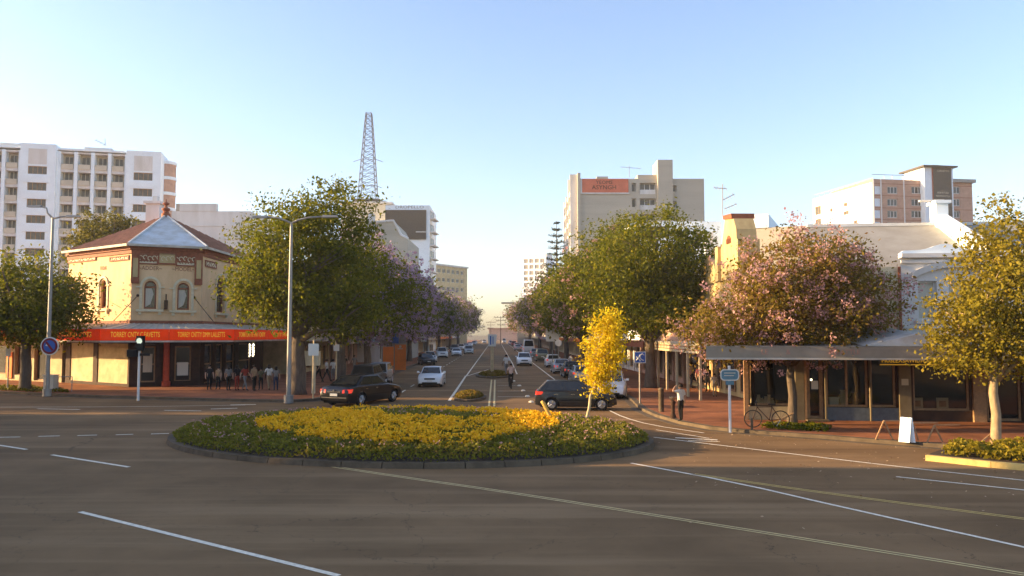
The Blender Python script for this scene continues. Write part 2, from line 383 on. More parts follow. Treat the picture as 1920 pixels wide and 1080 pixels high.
pm([(548, 863), (720, 890), (960, 924), (1440, 1000), (1920, 1077), (2050, 1098)], .055, 'paint_cream', .13)
pm([(1183, 868.5), (1380, 905), (1600, 956), (1920, 1026), (2050, 1056)], .11)
pm([(1300, 889), (1540, 924), (1920, 973), (2100, 996)], .06, 'paint_yellow', .14)
pm([(1226, 820), (1400, 841), (1700, 877), (1920, 901), (2100, 920)], .10); pm([(1680, 894), (1920, 919), (2100, 938)], .10)
pm([(1266, 821), (1345, 825)], .2); pm([(1290, 826.5), (1350, 828)], .12)
pm([(1143, 770), (1170, 783), (1220, 797), (1320, 812)], .10); pm([(1230, 806), (1330, 822)], .08)
marking([ST(-2.45, 46.5), ST(-2.5, 63), ST(-2.55, 75)], .17); marking([ST(-2.5, 75), ST(-2.5, 150), ST(-2.5, 420)], .14); marking([ST(-2.5, 74), ST(-.6, 88)], .13)
for l in (-.12, .16): marking([ST(l, 43), ST(l, 68)], .11, 'paint_cream')
for Y in (49.5, 54.5, 60.5): marking([ST(.35, Y), ST(2.1, Y + .1)], .12)
for Y in (52, 56, 60.5): marking([ST(-2.35, Y), ST(-.35, Y - .6)], .08, 'paint_cream')
marking([ST(-2.4, 96), ST(-.4, 96)], .3, 'paint_cream')
marking([ST(2.3, 78), ST(2.45, 110), ST(2.5, 420)], .13); marking([ST(5.25, 65.5), ST(5.25, 120), ST(5.25, 420)], .13); marking([ST(5.25, 65.7), ST(8, 65.7)], .14)
for Y in list(range(47, 200, 6)): marking([ST(-6.0, Y), ST(-6.0, Y + 2.6)], .12)
for i, (l, Y) in enumerate(((2.25, 45.5), (2.2, 49.6), (2.1, 54.6), (2.0, 60), (1.7, 66), (1.6, 71))):
    mb = MB(); c = ST(l, Y); mb.lathe([(.16, 0), (.14, .05), (.08, .09)], c, seg=8)
    mb.build('lane_marker_stud', 'paint_white', road)

# ------------------------------------------------------------------ foliage
def leaf_mesh(name, C, N, size, rng, aspect=.55, up=.35, mats=None, var=.35):
    """one quad per leaf: C centres, N preferred normals"""
    n = len(C); nr = rng.normal(size=(n, 3)); nr /= np.linalg.norm(nr, axis=1, keepdims=True) + 1e-9
    nn = nr + N * up * 2; nn /= np.linalg.norm(nn, axis=1, keepdims=True) + 1e-9
    t = rng.normal(size=(n, 3)); t -= nn * (t * nn).sum(1, keepdims=True); t /= np.linalg.norm(t, axis=1, keepdims=True) + 1e-9
    b = np.cross(nn, t); L = (size * (1 + var * rng.normal(size=(n, 1)))).clip(size * .35, size * 2) * .5; Wd = L * aspect
    v = np.stack([C - t * L, C + b * Wd, C + t * L, C - b * Wd], 1).reshape(-1, 3).astype(np.float32)
    me = bpy.data.meshes.new(name); me.vertices.add(4 * n); me.vertices.foreach_set('co', v.ravel())
    me.loops.add(4 * n); me.loops.foreach_set('vertex_index', np.arange(4 * n, dtype=np.int32))
    me.polygons.add(n); me.polygons.foreach_set('loop_start', np.arange(0, 4 * n, 4, dtype=np.int32)); me.polygons.foreach_set('loop_total', np.full(n, 4, dtype=np.int32))
    me.update(); me.validate()
    me.materials.append(MATS[mats]); return me
def clumps(blobs, n, rng, shell=.45):
    B = np.array(blobs, float); vol = B[:, 3] * B[:, 4] * B[:, 5]; k = rng.choice(len(B), n, p=vol ** .8 / (vol ** .8).sum())
    d = rng.normal(size=(n, 3)); d /= np.linalg.norm(d, axis=1, keepdims=True)
    r = shell + (1 - shell) * rng.random((n, 1)) ** .6
    r *= 1 + (.19 * rng.normal(size=(n, 1))).clip(-.5, .2)
    return B[k, :3] + d * r * B[k, 3:6], d
def tree(name, label, cat, base, blobs, nclump, per, leaf, lm, trunk=(.22, 2.0), bark='bark', blossom=None, bfrac=.3, bleaf=.16, group=None, seed=1, csize=.6, lean=(0, 0), nlimb=9, shell=.45, aspect=.55, bper=.5, bup=0.0, trunk_pts=None, rz=0):
    rng = np.random.default_rng(seed); rd_ = random.Random(seed)
    t = thing(name, label, cat, base, 0, group); BASE[t.name] = Vector()
    C, D = clumps(blobs, nclump, rng, shell)
    tb = MB(); r0, h0 = trunk; fork = Vector((lean[0], lean[1], h0))
    tp = [Vector((0, 0, -.15)), Vector((lean[0] * .2, lean[1] * .2, h0 * .12)), Vector((lean[0] * .4 + .04, lean[1] * .4, h0 * .45)), Vector((lean[0] * .7 - .04, lean[1] * .7, h0 * .75)), fork]
    tb.tube(tp, [r0 * 1.5, r0 * 1.12, r0, r0 * .93, r0 * .9], 10)
    tb.build('trunk', bark, t, True)
    lb = MB(); order = rng.permutation(len(C)); ends = []
    for k in order[:nlimb]:
        e = Vector(C[k]) ; m1 = fork.lerp(e, .4) + Vector((rd_.uniform(-.3, .3), rd_.uniform(-.3, .3), rd_.uniform(.1, .6)))
        m2 = fork.lerp(e, .72) + Vector((rd_.uniform(-.25, .25), rd_.uniform(-.25, .25), rd_.uniform(0, .3)))
        lb.tube([fork - Z * .25, m1, m2, e], [r0 * .62, r0 * .38, r0 * .24, r0 * .08], 6); ends += [m1, m2]
    for k in order[nlimb:nlimb * 4]:
        e = Vector(C[k]); s_ = min(ends, key=lambda q: (q - e).length)
        lb.tube([s_, s_.lerp(e, .5) + Vector((0, 0, .12)), e], [r0 * .2, r0 * .13, r0 * .05], 5)
    lb.build('limbs', bark, t, True)
    cs = csize * (.55 + .9 * rng.random((nclump, 1, 1)))
    off = rng.normal(size=(nclump, per, 3)) * np.array([1, 1, .62]) * cs * .55
    P = (C[:, None, :] + off).reshape(-1, 3); Nn = np.repeat(D, per, 0) * .5 + np.array([0, 0, .5])
    P[:, 2] = np.maximum(P[:, 2], .4)
    cr = bpy.data.objects.new('crown', leaf_mesh('crown', P, Nn, leaf, rng, aspect, mats=lm)); COL.objects.link(cr); cr.parent = t
    if blossom:
        sel = rng.random(nclump) < bfrac * (1 + bup * (C[:, 2] - C[:, 2].mean()) / (np.ptp(C[:, 2]) + .01))
        Cb, Db = C[sel], D[sel]; nb = max(4, int(per * bper)); nsub = 3
        sub = Cb[:, None, :] + rng.normal(size=(len(Cb), nsub, 3)) * csize * .42 + Db[:, None, :] * csize * .5
        ob = rng.normal(size=(len(Cb), nsub, nb // nsub + 1, 3)) * csize * .16
        Pb = (sub[:, :, None, :] + ob).reshape(-1, 3)
        bl = bpy.data.objects.new('blossom', leaf_mesh('blossom', Pb, np.zeros_like(Pb), bleaf, rng, .8, 0, mats=blossom)); COL.objects.link(bl); bl.parent = t
    KIDS[t.name] = children(t)
    return t
def bed(name, P, Nn, size, lm, label, cat, seed=3, aspect=.6):
    rng = np.random.default_rng(seed); o = bpy.data.objects.new(name, leaf_mesh(name, np.array(P), np.array(Nn), size, rng, aspect, mats=lm)); COL.objects.link(o)
    return tag(o, label, cat, kind='stuff')
# ------------------------------------------------------------------ building helpers
WCACHE = {}
def fmat(F, u, z, n, b): return Matrix.Translation(F.p(u, z, n) - b) @ Matrix((F.U, Z, F.N)).transposed().to_4x4()
def window(F, t, u0, u1, z0, z1, n=-.22, cols=2, rows=1, fm='steel_white', gm='glass_dark', fw=.06, name='window', sill=None, depth=.07):
    w, h = round(u1 - u0, 3), round(z1 - z0, 3); key = (w, h, cols, rows, fm, gm, fw)
    if key not in WCACHE:
        m = MB(); m.bx(0, w, 0, h, 0, .015, 1)
        for a, b, c, d in ((0, w, 0, fw), (0, w, h - fw, h), (0, fw, fw, h - fw), (w - fw, w, fw, h - fw)): m.bx(a, b, c, d, .018, depth, 0)
        for k in range(1, cols): m.bx(w * k / cols - fw / 2, w * k / cols + fw / 2, fw, h - fw, .02, depth - .01, 0)
        for k in range(1, rows): m.bx(fw, w - fw, h * k / rows - fw / 2, h * k / rows + fw / 2, .022, depth - .015, 0)
        o = m.build(name, [fm, gm]); me = o.data; bpy.data.objects.remove(o); WCACHE[key] = me
    o = bpy.data.objects.new(name, WCACHE[key]); COL.objects.link(o); o.parent = t; o.matrix_local = fmat(F, u0, z0, n, BASE[t.name])
    if sill:
        s = MB(); s.fb(F, u0 - .08, u1 + .08, z0 - .12, z0 - .01, -.05, .12); so = s.build('sill', sill); so.data.transform(Matrix.Translation(-BASE[t.name])); so.parent = t
    return o
def block(t, F, u0, u1, z0, z1, D, holes, wm, name='wall', rec=.3):
    m = MB(); m.holed(F, u0, u1, z0, z1, holes, rec)
    for a, b in (((u0, z0), (u0, z1)), ((u0, z1), (u1, z1)), ((u1, z1), (u1, z0))):
        m.poly([F.p(*a, -rec - .01), F.p(*a, 0), F.p(*b, 0), F.p(*b, -rec - .01)])
    m.fb(F, u0, u1, z0, z1, -D, -rec - .01)
    return m.build(name, wm, t)
def part(t, name, mats, fn, **k):
    m = MB(); fn(m); return m.build(name, mats, t, **k)
def boxes(t, name, mats, F, bl): return part(t, name, mats, lambda m: [m.fb(F, *b) for b in bl])
def ledge(t, name, m_, F, u0, u1, z0, z1, n0, n1): return boxes(t, name, m_, F, [(u0, u1, z0, z1, n0, n1)])
def offset_line(P, d):
    out = []
    for i, p in enumerate(P):
        ns = []
        for a, b in ((i - 1, i), (i, i + 1)):
            if 0 <= a and b < len(P): ns.append((P[b] - P[a]).normalized().cross(Z))
        if len(ns) == 1: out.append(p + ns[0] * d)
        else:
            b = (ns[0] + ns[1]).normalized(); out.append(p + b * (d / b.dot(ns[0])))
    return out

# ------------------------------------------------------------------ roundabout
RC, RU, RV, RA, RB = Vector((-3.85, 29.75, 0)), Vector((.967, -.253, 0)).normalized(), None, 9.0, 6.6
RV = Vector((-RU.y, RU.x, 0))
def ell(t, k=1.0): return RC + RU * (RA * k * math.cos(t)) + RV * (RB * k * math.sin(t))
def ering(t, d):
    n = (RU * (math.cos(t) / RA) + RV * (math.sin(t) / RB)).normalized(); return ell(t) - n * d
rk = bpy.data.objects.new('roundabout_island', None); COL.objects.link(rk); rk.location = RC; BASE[rk.name] = RC.copy(); rk['kind'] = 'structure'
NK = 46
for i in range(NK):
    m = MB(); a0, a1 = 2 * math.pi * (i + .012) / NK, 2 * math.pi * (i + .988) / NK; am = (a0 + a1) / 2
    ts = [a0, am, a1]; out = [ering(a, 0) for a in ts]; inn = [ering(a, .32) for a in ts]; top = [ering(a, .05) for a in ts]
    for j in range(2):
        m.hexa([out[j] - Z * .05, out[j + 1] - Z * .05, inn[j + 1] - Z * .05, inn[j] - Z * .05], [top[j] + Z * .16, top[j + 1] + Z * .16, inn[j + 1] + Z * .16, inn[j] + Z * .16])
    m.build('kerb_stone', 'kerb', rk)
def mound(e): return .14 + .42 * max(0, 1 - e * e)
sm = MB(); rings = []
for e in (1, .85, .6, .3):
    rings.append([ell(2 * math.pi * k / 40, e * .965) + Z * (mound(e) if e < 1 else .12) for k in range(40)])
for a, b in zip(rings, rings[1:]):
    for k in range(40): sm.poly([a[k], a[(k + 1) % 40], b[(k + 1) % 40], b[k]])
sm.poly(rings[-1]); sm.build('soil', 'soil', rk, True)
def in_flowers(u, v, rng):
    """yellow planting: a wide lobe in the middle and left, with a dark green gap"""
    n = .10 * math.sin(5.1 * u + 1.3) + .07 * math.sin(9 * v + 4 * u)
    a = abs((u - .03) / .64) ** 3 + abs((v - .02) / .80) ** 2.6 < 1 + n * 2
    hole = ((u - .12) / .26) ** 2 + ((v - .12) / .17) ** 2 < 1 + n * 3 or ((u + .2) / .2) ** 2 + ((v - .35) / .16) ** 2 < 1 + n * 3
    return a and not hole
Pg, Ng, Pf, Nf = [], [], [], []
rg = np.random.default_rng(5)
while len(Pg) < 95000:
    u, v = rg.uniform(-1, 1, 2); e = math.hypot(u, v)
    if e > .985: continue
    fl = in_flowers(u, v, rg); p = RC + RU * RA * u * .985 + RV * RB * v * .985
    tuft = .5 + .5 * math.sin(p.x * 5.3 + 1.7 * math.sin(p.y * 3.1)) * math.sin(p.y * 4.7 + 1.3 * math.sin(p.x * 2.3))
    hh = (.14 if fl else .22) + .20 * tuft; hh *= min(1, (1.0 - e) * 9 + .35)
    z = mound(e) + hh * (1 - rg.random() ** 2.2 * .8)
    Pg.append((p.x + rg.normal() * .03, p.y + rg.normal() * .03, z)); Ng.append((rg.normal() * .3, rg.normal() * .3, .7))
bed('ground_cover', Pg, Ng, .088, 'cover_green', 'low green shrubs filling the round traffic island', 'ground cover', 5)
while len(Pf) < 48000:
    u, v = rg.uniform(-1, 1, 2)
    if not in_flowers(u, v, rg): continue
    e = math.hypot(u, v); p = RC + RU * RA * u * .985 + RV * RB * v * .985
    if math.sin(p.x * 3.1 + 2 * math.sin(p.y * 1.9)) * math.sin(p.y * 3.7 + p.x) > .25 + .2 * math.sin(p.x * .9): continue
    z = mound(e) + .33 + rg.normal() * .05
    for _ in range(5): Pf.append((p.x + rg.normal() * .022, p.y + rg.normal() * .022, z + rg.normal() * .018)); Nf.append((0, 0, .3))
bed('flower_bed', Pf, Nf, .062, 'flower_yellow', 'mass of yellow flowers planted in the middle of the round island', 'flowers', 6, .9)
Pb = []
while len(Pb) < 1300:
    u, v = rg.uniform(-1, 1, 2); e = math.hypot(u, v)
    if e > .96 or in_flowers(u, v, rg): continue
    p = RC + RU * RA * u * .985 + RV * RB * v * .985; c = (p.x, p.y, mound(e) + .40 * min(1, (1 - e) * 9 + .4))
    for _ in range(3): Pb.append(tuple(np.array(c) + rg.normal(size=3) * .025))
bed('pink_buds', Pb, np.zeros((len(Pb), 3)), .06, 'blossom_pink', 'small pink buds scattered over the green shrubs of the round island', 'flowers', 8)
yt = G(1095, 785, .55)
tree('sapling', 'young yellow leafed tree with thin leaning trunk on the round island', 'tree', (yt.x, yt.y, .3),
     [(.62, 0, 1.9, .60, .6, .75), (.80, 0, 2.9, .72, .7, .9), (.98, 0, 3.8, .5, .5, .75)], 170, 46, .105, 'leaf_yellow', (.055, 1.5), 'stake', lean=(.42, 0), csize=.36, seed=21, nlimb=8, shell=.2)
m = MB(); b0 = G(1037, 792, .5); m.tube([b0 - Z * .3, b0 + Vector((-.12, 0, .25)), b0 + Vector((-.36, 0, .72)), b0 + Vector((-.44, 0, .80))], [.075, .075, .075, .05], 10)
single(m, 'guard_post', 'short yellow guard post leaning over at the back of the round island', 'post', 'post_yellow', (b0.x, b0.y, .1), smooth=True)

# median islands of the main street
def island(name, label, pts, seed, hgt=.35):
    P = pts; c = sum(P, Vector()) / len(P)
    m = MB(); m.slab(P, -.05, .13); tag(m.build(name, 'kerb'), kind='structure')
    rng = np.random.default_rng(seed); L, Nn = [], []
    xs = [p.x for p in P]; ys = [p.y for p in P]
    while len(L) < 3500:
        x, y = rng.uniform(min(xs), max(xs)), rng.uniform(min(ys), max(ys)); q = (x - c.x) / (max(xs) - min(xs)) * 2, (y - c.y) / (max(ys) - min(ys)) * 2
        r = math.hypot(*q)
        if r > .82: continue
        L.append((x, y, .12 + hgt * math.sqrt(max(0, 1 - (r / .85) ** 2)) * rng.random() ** .4)); Nn.append((0, 0, .6))
    bed('median_hedge', L, Nn, .14, 'leaf_olive', label, 'hedge', seed)
def ell_pts(c, a, b, n=20): return [c + Vector((a * math.cos(2 * math.pi * k / n), b * math.sin(2 * math.pi * k / n), 0)) for k in range(n)]
island('median_island', 'low dark hedge in the median nearest the round island', ell_pts(ST(-1.35, 48.3), 1.0, 2.6), 31)
island('median_island', 'clipped low hedge around the tan sign post in the median', ell_pts(ST(.1, 75), 1.75, 5.0), 32)

# ------------------------------------------------------------------ corner building with red awning
L_, A_, B_, R_ = Vector((-34.3, 61.7, 0)), Vector((-26.93, 56.5, 0)), Vector((-22.75, 58.5, 0)), Vector((-22.95, 74.0, 0))
FL, FC, FG = Fr(L_, A_ - L_), Fr(A_, B_ - A_), Fr(B_, R_ - B_)
wL, wC, wG = (A_ - L_).length, (B_ - A_).length, (R_ - B_).length
cb = thing('corner_building', 'two storey cream corner building with brown roof and red lettered awning', 'building', tuple((A_ + B_) / 2))
ZS, ZE = 4.5, 10.2
def arched_window(F, x, ybot, yspring, ytop, wpx, t=cb, gm='glass_dark'):
    u, z0 = F.on(x, ybot); _, zs = F.on(x, yspring); _, zt = F.on(x, ytop)
    return u, wpx, z0, zs, zt - zs
wins = {'L': [(FL, *arched_window(FL, 193, 579, 535, 524, 1.0)[0:])], 'C': [], 'G': []}
SP = {}
for key, F, xs in (('L', FL, [(193, 578, 535, 525, .82), (140, 577, 536, 526, .82)]), ('C', FC, [(281, 579, 538, 526, .80), (343, 581, 541, 530, .80)]), ('G', FG, [(413, 586, 532, 520, 1.75), (458, 592, 545, 534, 1.75)])):
    SP[key] = [arched_window(F, *a) for a in xs]
for key, F, w in (('L', FL, wL), ('C', FC, wC), ('G', FG, wG)):
    m = MB(); m.holed(F, 0, w, ZS, ZE, [arch(u, ww, z0, zs, rise) for u, ww, z0, zs, rise in SP[key]], .28); wo = m.build('wall', 'cream_wall', cb)
    for u, ww, z0, zs, rise in SP[key]:
        # glass, frame, hood mould, sill
        gmb = MB(); gmb.prism(F, arch(u, ww, z0, zs, rise), -.30, -.27); win = gmb.build('window', 'glass_dark' if key != 'C' else 'glass_dark', cb)
        fr = MB(); o1, o2 = arch(u, ww, z0, zs, rise), arch(u, ww - .18, z0 + .1, zs, rise - .09); k = len(o1)
        for j in range(k):
            a, b, c, d = o1[j], o1[(j + 1) % k], o2[(j + 1) % k], o2[j]
            fr.hexa([F.p(*a, -.26), F.p(*b, -.26), F.p(*c, -.26), F.p(*d, -.26)], [F.p(*a, -.16), F.p(*b, -.16), F.p(*c, -.16), F.p(*d, -.16)])
        fr.fb(F, u - ww / 2 + .09, u + ww / 2 - .09, zs - .05, zs + .05, -.25, -.17); fr.build('frame', 'brown_trim', win)
        if key == 'C':
            cu_ = MB(); cu_.poly([F.p(u - ww / 2 + .1, z0 + .12, -.263), F.p(u + ww * .05, z0 + .35, -.263), F.p(u + ww * .28, zs - .5, -.263), F.p(u + ww * .12, zs - .08, -.263), F.p(u - ww / 2 + .1, zs - .08, -.263)]); cu_.build('curtain', 'curtain', win)
        hd = MB(); o1, o2 = arch(u, ww + .60, zs - .2, zs, rise + .30, 10)[2:], arch(u, ww + .26, zs - .2, zs, rise + .13, 10)[2:]
        for j in range(len(o1) - 1):
            hd.hexa([F.p(*o2[j], .003), F.p(*o2[j + 1], .003), F.p(*o1[j + 1], .003), F.p(*o1[j], .003)], [F.p(*o2[j], .1), F.p(*o2[j + 1], .1), F.p(*o1[j + 1], .09), F.p(*o1[j], .09)])
        for sg in (-1, 1):
            hd.fb(F, u + sg * (ww / 2 + .22) - .09, u + sg * (ww / 2 + .22) + .09, z0, zs - .02, .004, .06); hd.fb(F, u + sg * (ww / 2 + .34) - .2, u + sg * (ww / 2 + .34) + .2, zs - .06, zs + .03, .006, .11)
        hd.build('window_surround', 'cream_trim', cb)
        si = MB(); si.fb(F, u - ww / 2 - .5, u + ww / 2 + .5, z0 - .2, z0 - .04, 0, .22); si.fb(F, u - ww / 2 - .35, u - ww / 2 - .15, z0 - .42, z0 - .2, 0, .14); si.fb(F, u + ww / 2 + .15, u + ww / 2 + .35, z0 - .42, z0 - .2, 0, .14); si.build('sill', 'cream_trim', cb)
    boxes(cb, 'string_course', 'brown_trim', F, [(-.03, w + .03, ZS + .1, ZS + .32, .0, .09)])
    boxes(cb, 'cornice', 'brown_trim', F, [(-.05, w + .05, ZE - .62, ZE - .35, .0, .1), (-.1, w + .1, ZE - .35, ZE - .02, .0, .22)])
back = Vector((-36, 78, 0)); core = MB()
ins = offset_line([L_, A_, B_, R_], -.32); core.slab([ins[0], ins[1], ins[2], ins[3], back], 4.0, ZE - .02); core.build('inner_wall', 'cream_wall', cb)
# roof: pyramid over the plan with a pale triangular panel on the chamfer
ev = offset_line([L_, A_, B_, R_], .45); apex = V(311, 404, 63.0); ezs = ZE + .02
roof = MB(); ring = [p + Z * ezs for p in ev] + [back + Z * ezs]
for i in range(len(ring)):
    if i != 1: roof.poly([ring[i], ring[(i + 1) % 5], apex])
roof.poly([p - Z * .01 for p in reversed(ring)]); rf = roof.build('roof', 'roof_red', cb)
hp = MB(); hp.poly([ring[1], ring[2], apex]); hp.build('hip_panel', 'roof_white', cb)
gt = MB()
for a, b in zip(ring[:4], ring[1:4]):
    d = (b - a).normalized(); n = d.cross(Z); gt.hexa([a - Z * .16 + n * .02, b - Z * .16 + n * .02, b - Z * .16 + n * .14, a - Z * .16 + n * .14], [a + n * .02, b + n * .02, b + Z * .0 + n * .16, a + n * .16])
gt.build('gutter', 'awning_tin', cb)
for a, b, n in ((ring[0], ring[1], 17), (ring[2], ring[3], 24)):
    nrm = (b - a).cross(apex - a).normalized(); nrm = nrm if nrm.z > 0 else -nrm
    ddir = (apex - a) - (b - a).normalized() * (apex - a).dot((b - a).normalized()); ddir.normalize(); e = (b - a).normalized(); L = (b - a).length
    ua = (apex - a).dot(e); hh = (apex - a).dot(ddir)
    for k in range(1, n):
        u = L * k / n; top = hh * (u / ua if u < ua else (L - u) / (L - ua)) if 0 < ua < L else hh * min(1, max(0, (u / ua if ua >= L else (L - u) / (L - ua))))
        if top < .3: continue
        p0 = a + e * u + nrm * .02; p1 = p0 + ddir * top * .985
        r_ = MB(); r_.tube([p0, p1], .035, 4); r_.build('roof_rib', 'roof_red', rf)
for q in (1, 2):
    r_ = MB(); r_.tube([ring[q] + Z * .03, apex + Z * .03], .09, 6); r_.build('hip_capping', 'roof_white', rf)
fn = MB(); fn.lathe([(.34, -.25), (.34, .12), (.24, .2), (.2, .32), (.32, .45), (.32, .55), (.12, .65), (.1, .8), (.26, .92), (.24, 1.0), (.05, 1.06), (.03, 1.3)], apex, seg=12); fn.build('finial', 'brown_trim', rf, True, 40)
ch = V(292, 400, 65); cm = MB(); cm.bx(ch.x - .55, ch.x + .55, 64.4, 65.5, 10.5, ch.z + .7); cm.bx(ch.x - .7, ch.x + .7, 64.25, 65.65, ch.z + .7, ch.z + .92); cm.bx(ch.x - .2, ch.x + .2, 64.8, 65.2, ch.z + .92, ch.z + 1.4); cm.build('chimney', 'white_stain', rf)
# friezes
def frieze(F, x0, x1, y0, y1, scroll=7):
    (u0, z1), (u1, _) = F.on(x0, y0), F.on(x1, y0); _, z0 = F.on(x0, y1)
    fo = boxes(cb, 'frieze', ['cream_trim'], F, [(u0, u1, z0, z1, .003, .04)])
    fm_ = MB()
    for q in ((u0, u1, z1 - .09, z1), (u0, u1, z0, z0 + .09), (u0, u0 + .09, z0 + .09, z1 - .09), (u1 - .09, u1, z0 + .09, z1 - .09)): fm_.fb(F, *q, .005, .085)
    fm_.build('frieze_border', 'brown_trim', fo)
    sc_ = MB(); n = scroll; cz = (z0 + z1) / 2; hh = (z1 - z0) * .28
    for k in range(n):
        c = u0 + .2 + (u1 - u0 - .4) * (k + .5) / n; w_ = (u1 - u0 - .4) / n * .42
        sc_.tube([F.p(c + w_ * math.cos(t) * (1 - t * .08), cz + hh * math.sin(t * (1 if k % 2 else -1)), .045) for t in np.linspace(0, 5.2, 8)], .028, 4)
    sc_.build('scroll_ornament', 'brown_trim', fo)
frieze(FC, 257, 297, 473, 495, 5); frieze(FC, 330, 367, 477, 499, 5); frieze(FL, 207, 243, 482, 491, 4); frieze(FL, 128, 181, 482, 494, 6); frieze(FG, 384, 405, 487, 500, 4); frieze(FG, 430, 452, 500, 512, 4)
u0, z1 = FC.on(299, 475); u1, z0 = FC.on(328, 494); boxes(cb, 'name_plaque', 'church_wall', FC, [(u0, u1, z0, z1, .003, .10)]); boxes(cb, 'plaque_border', 'brown_trim', FC, [(u0 - .1, u1 + .1, z1, z1 + .1, .003, .13), (u0 - .1, u1 + .1, z0 - .1, z0, .003, .13), (u0 - .1, u0, z0, z1, .003, .13), (u1, u1 + .1, z0, z1, .003, .13)])
band = boxes(cb, 'ornament_band', 'brown_trim', FC, [(.25, wC - .25, ZE - 1.15, ZE - .63, .003, .07)]); om = MB()
for k in range(13):
    c = .55 + k * (wC - 1.1) / 12; om.tube([FC.p(c + .13 * math.cos(t), ZE - .9 + .15 * math.sin(t) + .04 * math.sin(k * 2.1), .09) for t in np.linspace(.4, 4.6, 6)], .035, 4)
om.build('scroll_ornament', 'cream_trim', band)
for q in (.22, wC - .22):
    pl = boxes(cb, 'pilaster_bracket', 'brown_trim', FC, [(q - .27, q + .27, ZE - 2.75, ZE - .63, .003, .16)]); boxes(pl, 'bracket_panel', 'church_wall', FC, [(q - .16, q + .16, ZE - 2.3, ZE - .95, .162, .175)]) if False else None
    mbp = MB(); mbp.fb(FC, q - .16, q + .16, ZE - 2.3, ZE - .95, .163, .18); mbp.build('bracket_panel', 'church_wall', pl)
for F, x, y, s in ((FL, 194, 503, 'TODAS'), (FC, 282, 503, '~ADDER~'), (FC, 344, 505, '~MODEL~')):
    u, z = F.on(x, y); text(s, F, u, z, .01, .42, 'brown_trim', cb, 1.5 if '~' in s else .9)
for F, x0, y0, x1, y1 in ((FC, 258.5, 554, 213, 598), (FC, 364, 558, 404, 604), (FL, 174, 547, 150, 556)):
    u, z = F.on(x0, y0); a = F.p(u, z, .02); b = V(x1, y1 + 4, a.y - 2.2)
    m = MB(); m.tube([a, b], .025, 5); m.lathe([(.1, -.05), (.1, .05)], a, 'Y', 8); m.build('awning_stay_rod', 'dark_brown', cb)
u, z = FC.on(311, 571); boxes(cb, 'wall_lantern', 'dark_brown', FC, [(u - .12, u + .12, z - .35, z + .3, .02, .35), (u - .04, u + .04, z + .3, z + .75, .1, .18)])
# ground floor
aw = offset_line([L_, A_, B_, R_], 3.0); awz0, awz1 = 3.42, 4.16
def px_on(F, xs): return [F.on(x, 690)[0] for x in xs]
hl = px_on(FL, (131, 174, 182, 239)); hc = px_on(FC, (262, 291, 327, 358)); hg = px_on(FG, (383, 398, 405, 418, 424, 440, 447, 470))
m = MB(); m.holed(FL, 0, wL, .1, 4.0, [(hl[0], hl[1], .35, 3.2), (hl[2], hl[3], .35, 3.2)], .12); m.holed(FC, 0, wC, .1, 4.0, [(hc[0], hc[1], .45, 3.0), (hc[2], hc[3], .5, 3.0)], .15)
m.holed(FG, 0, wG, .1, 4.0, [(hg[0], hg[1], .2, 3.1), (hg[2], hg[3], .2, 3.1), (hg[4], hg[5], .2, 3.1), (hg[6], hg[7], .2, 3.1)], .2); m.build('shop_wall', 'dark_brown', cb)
for a, b in ((0, 1), (2, 3)): boxes(cb, 'shutter', 'shutter_cream', FL, [(hl[a], hl[b], .35, 3.2, -.13, -.06)])
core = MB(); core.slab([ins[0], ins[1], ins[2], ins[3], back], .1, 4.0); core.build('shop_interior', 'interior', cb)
for F, h in ((FC, hc), (FG, hg[:2]), (FG, hg[2:4]), (FG, hg[4:6]), (FG, hg[6:])):
    for a in range(0, len(h), 2): window(F, cb, h[a], h[a + 1], .45 if F is FC else .2, 3.0 if F is FC else 3.1, -.19, 1, 2, 'timber', 'glass_dark', .1, 'shop_window')
for (F, u, zz, w_, h_, mm) in ((FC, (hc[2] + hc[3]) / 2, 1.35, .75, .95, 'plate'), (FC, (hc[0] + hc[1]) / 2, 1.8, .6, 1.3, 'curtain')):
    boxes(cb, 'window_poster', mm, F, [(u - w_ / 2, u + w_ / 2, zz - h_ / 2, zz + h_ / 2, -.11, -.10)])
u = FC.on(311, 690)[0]; m = MB(); m.lathe([(.3, .1), (.3, .5), (.22, .55), (.2, 3.3), (.3, 3.4)], FC.p(u, 0, .6), seg=12); m.build('awning_post', 'red_post', cb, True, 40)
u = FG.on(471, 690, 1.2)[0]; sg = boxes(cb, 'lit_shop_sign', 'dark_panel', FG, [(u - 1.0, u + 1.0, 1.9, 3.2, 1.1, 1.2)])
for i_, uu in enumerate((u - .45, u + .45)):
    for k in range(5): 
        m = MB(); zc = 2.1 + k * .22; m.tube([FG.p(uu + .22 * math.cos(t), zc + .085 * math.sin(t * 1.7 + k + i_), 1.21) for t in np.linspace(0, 4.4, 6)], .03, 4); m.build('lit_character', 'lamp_on', sg)
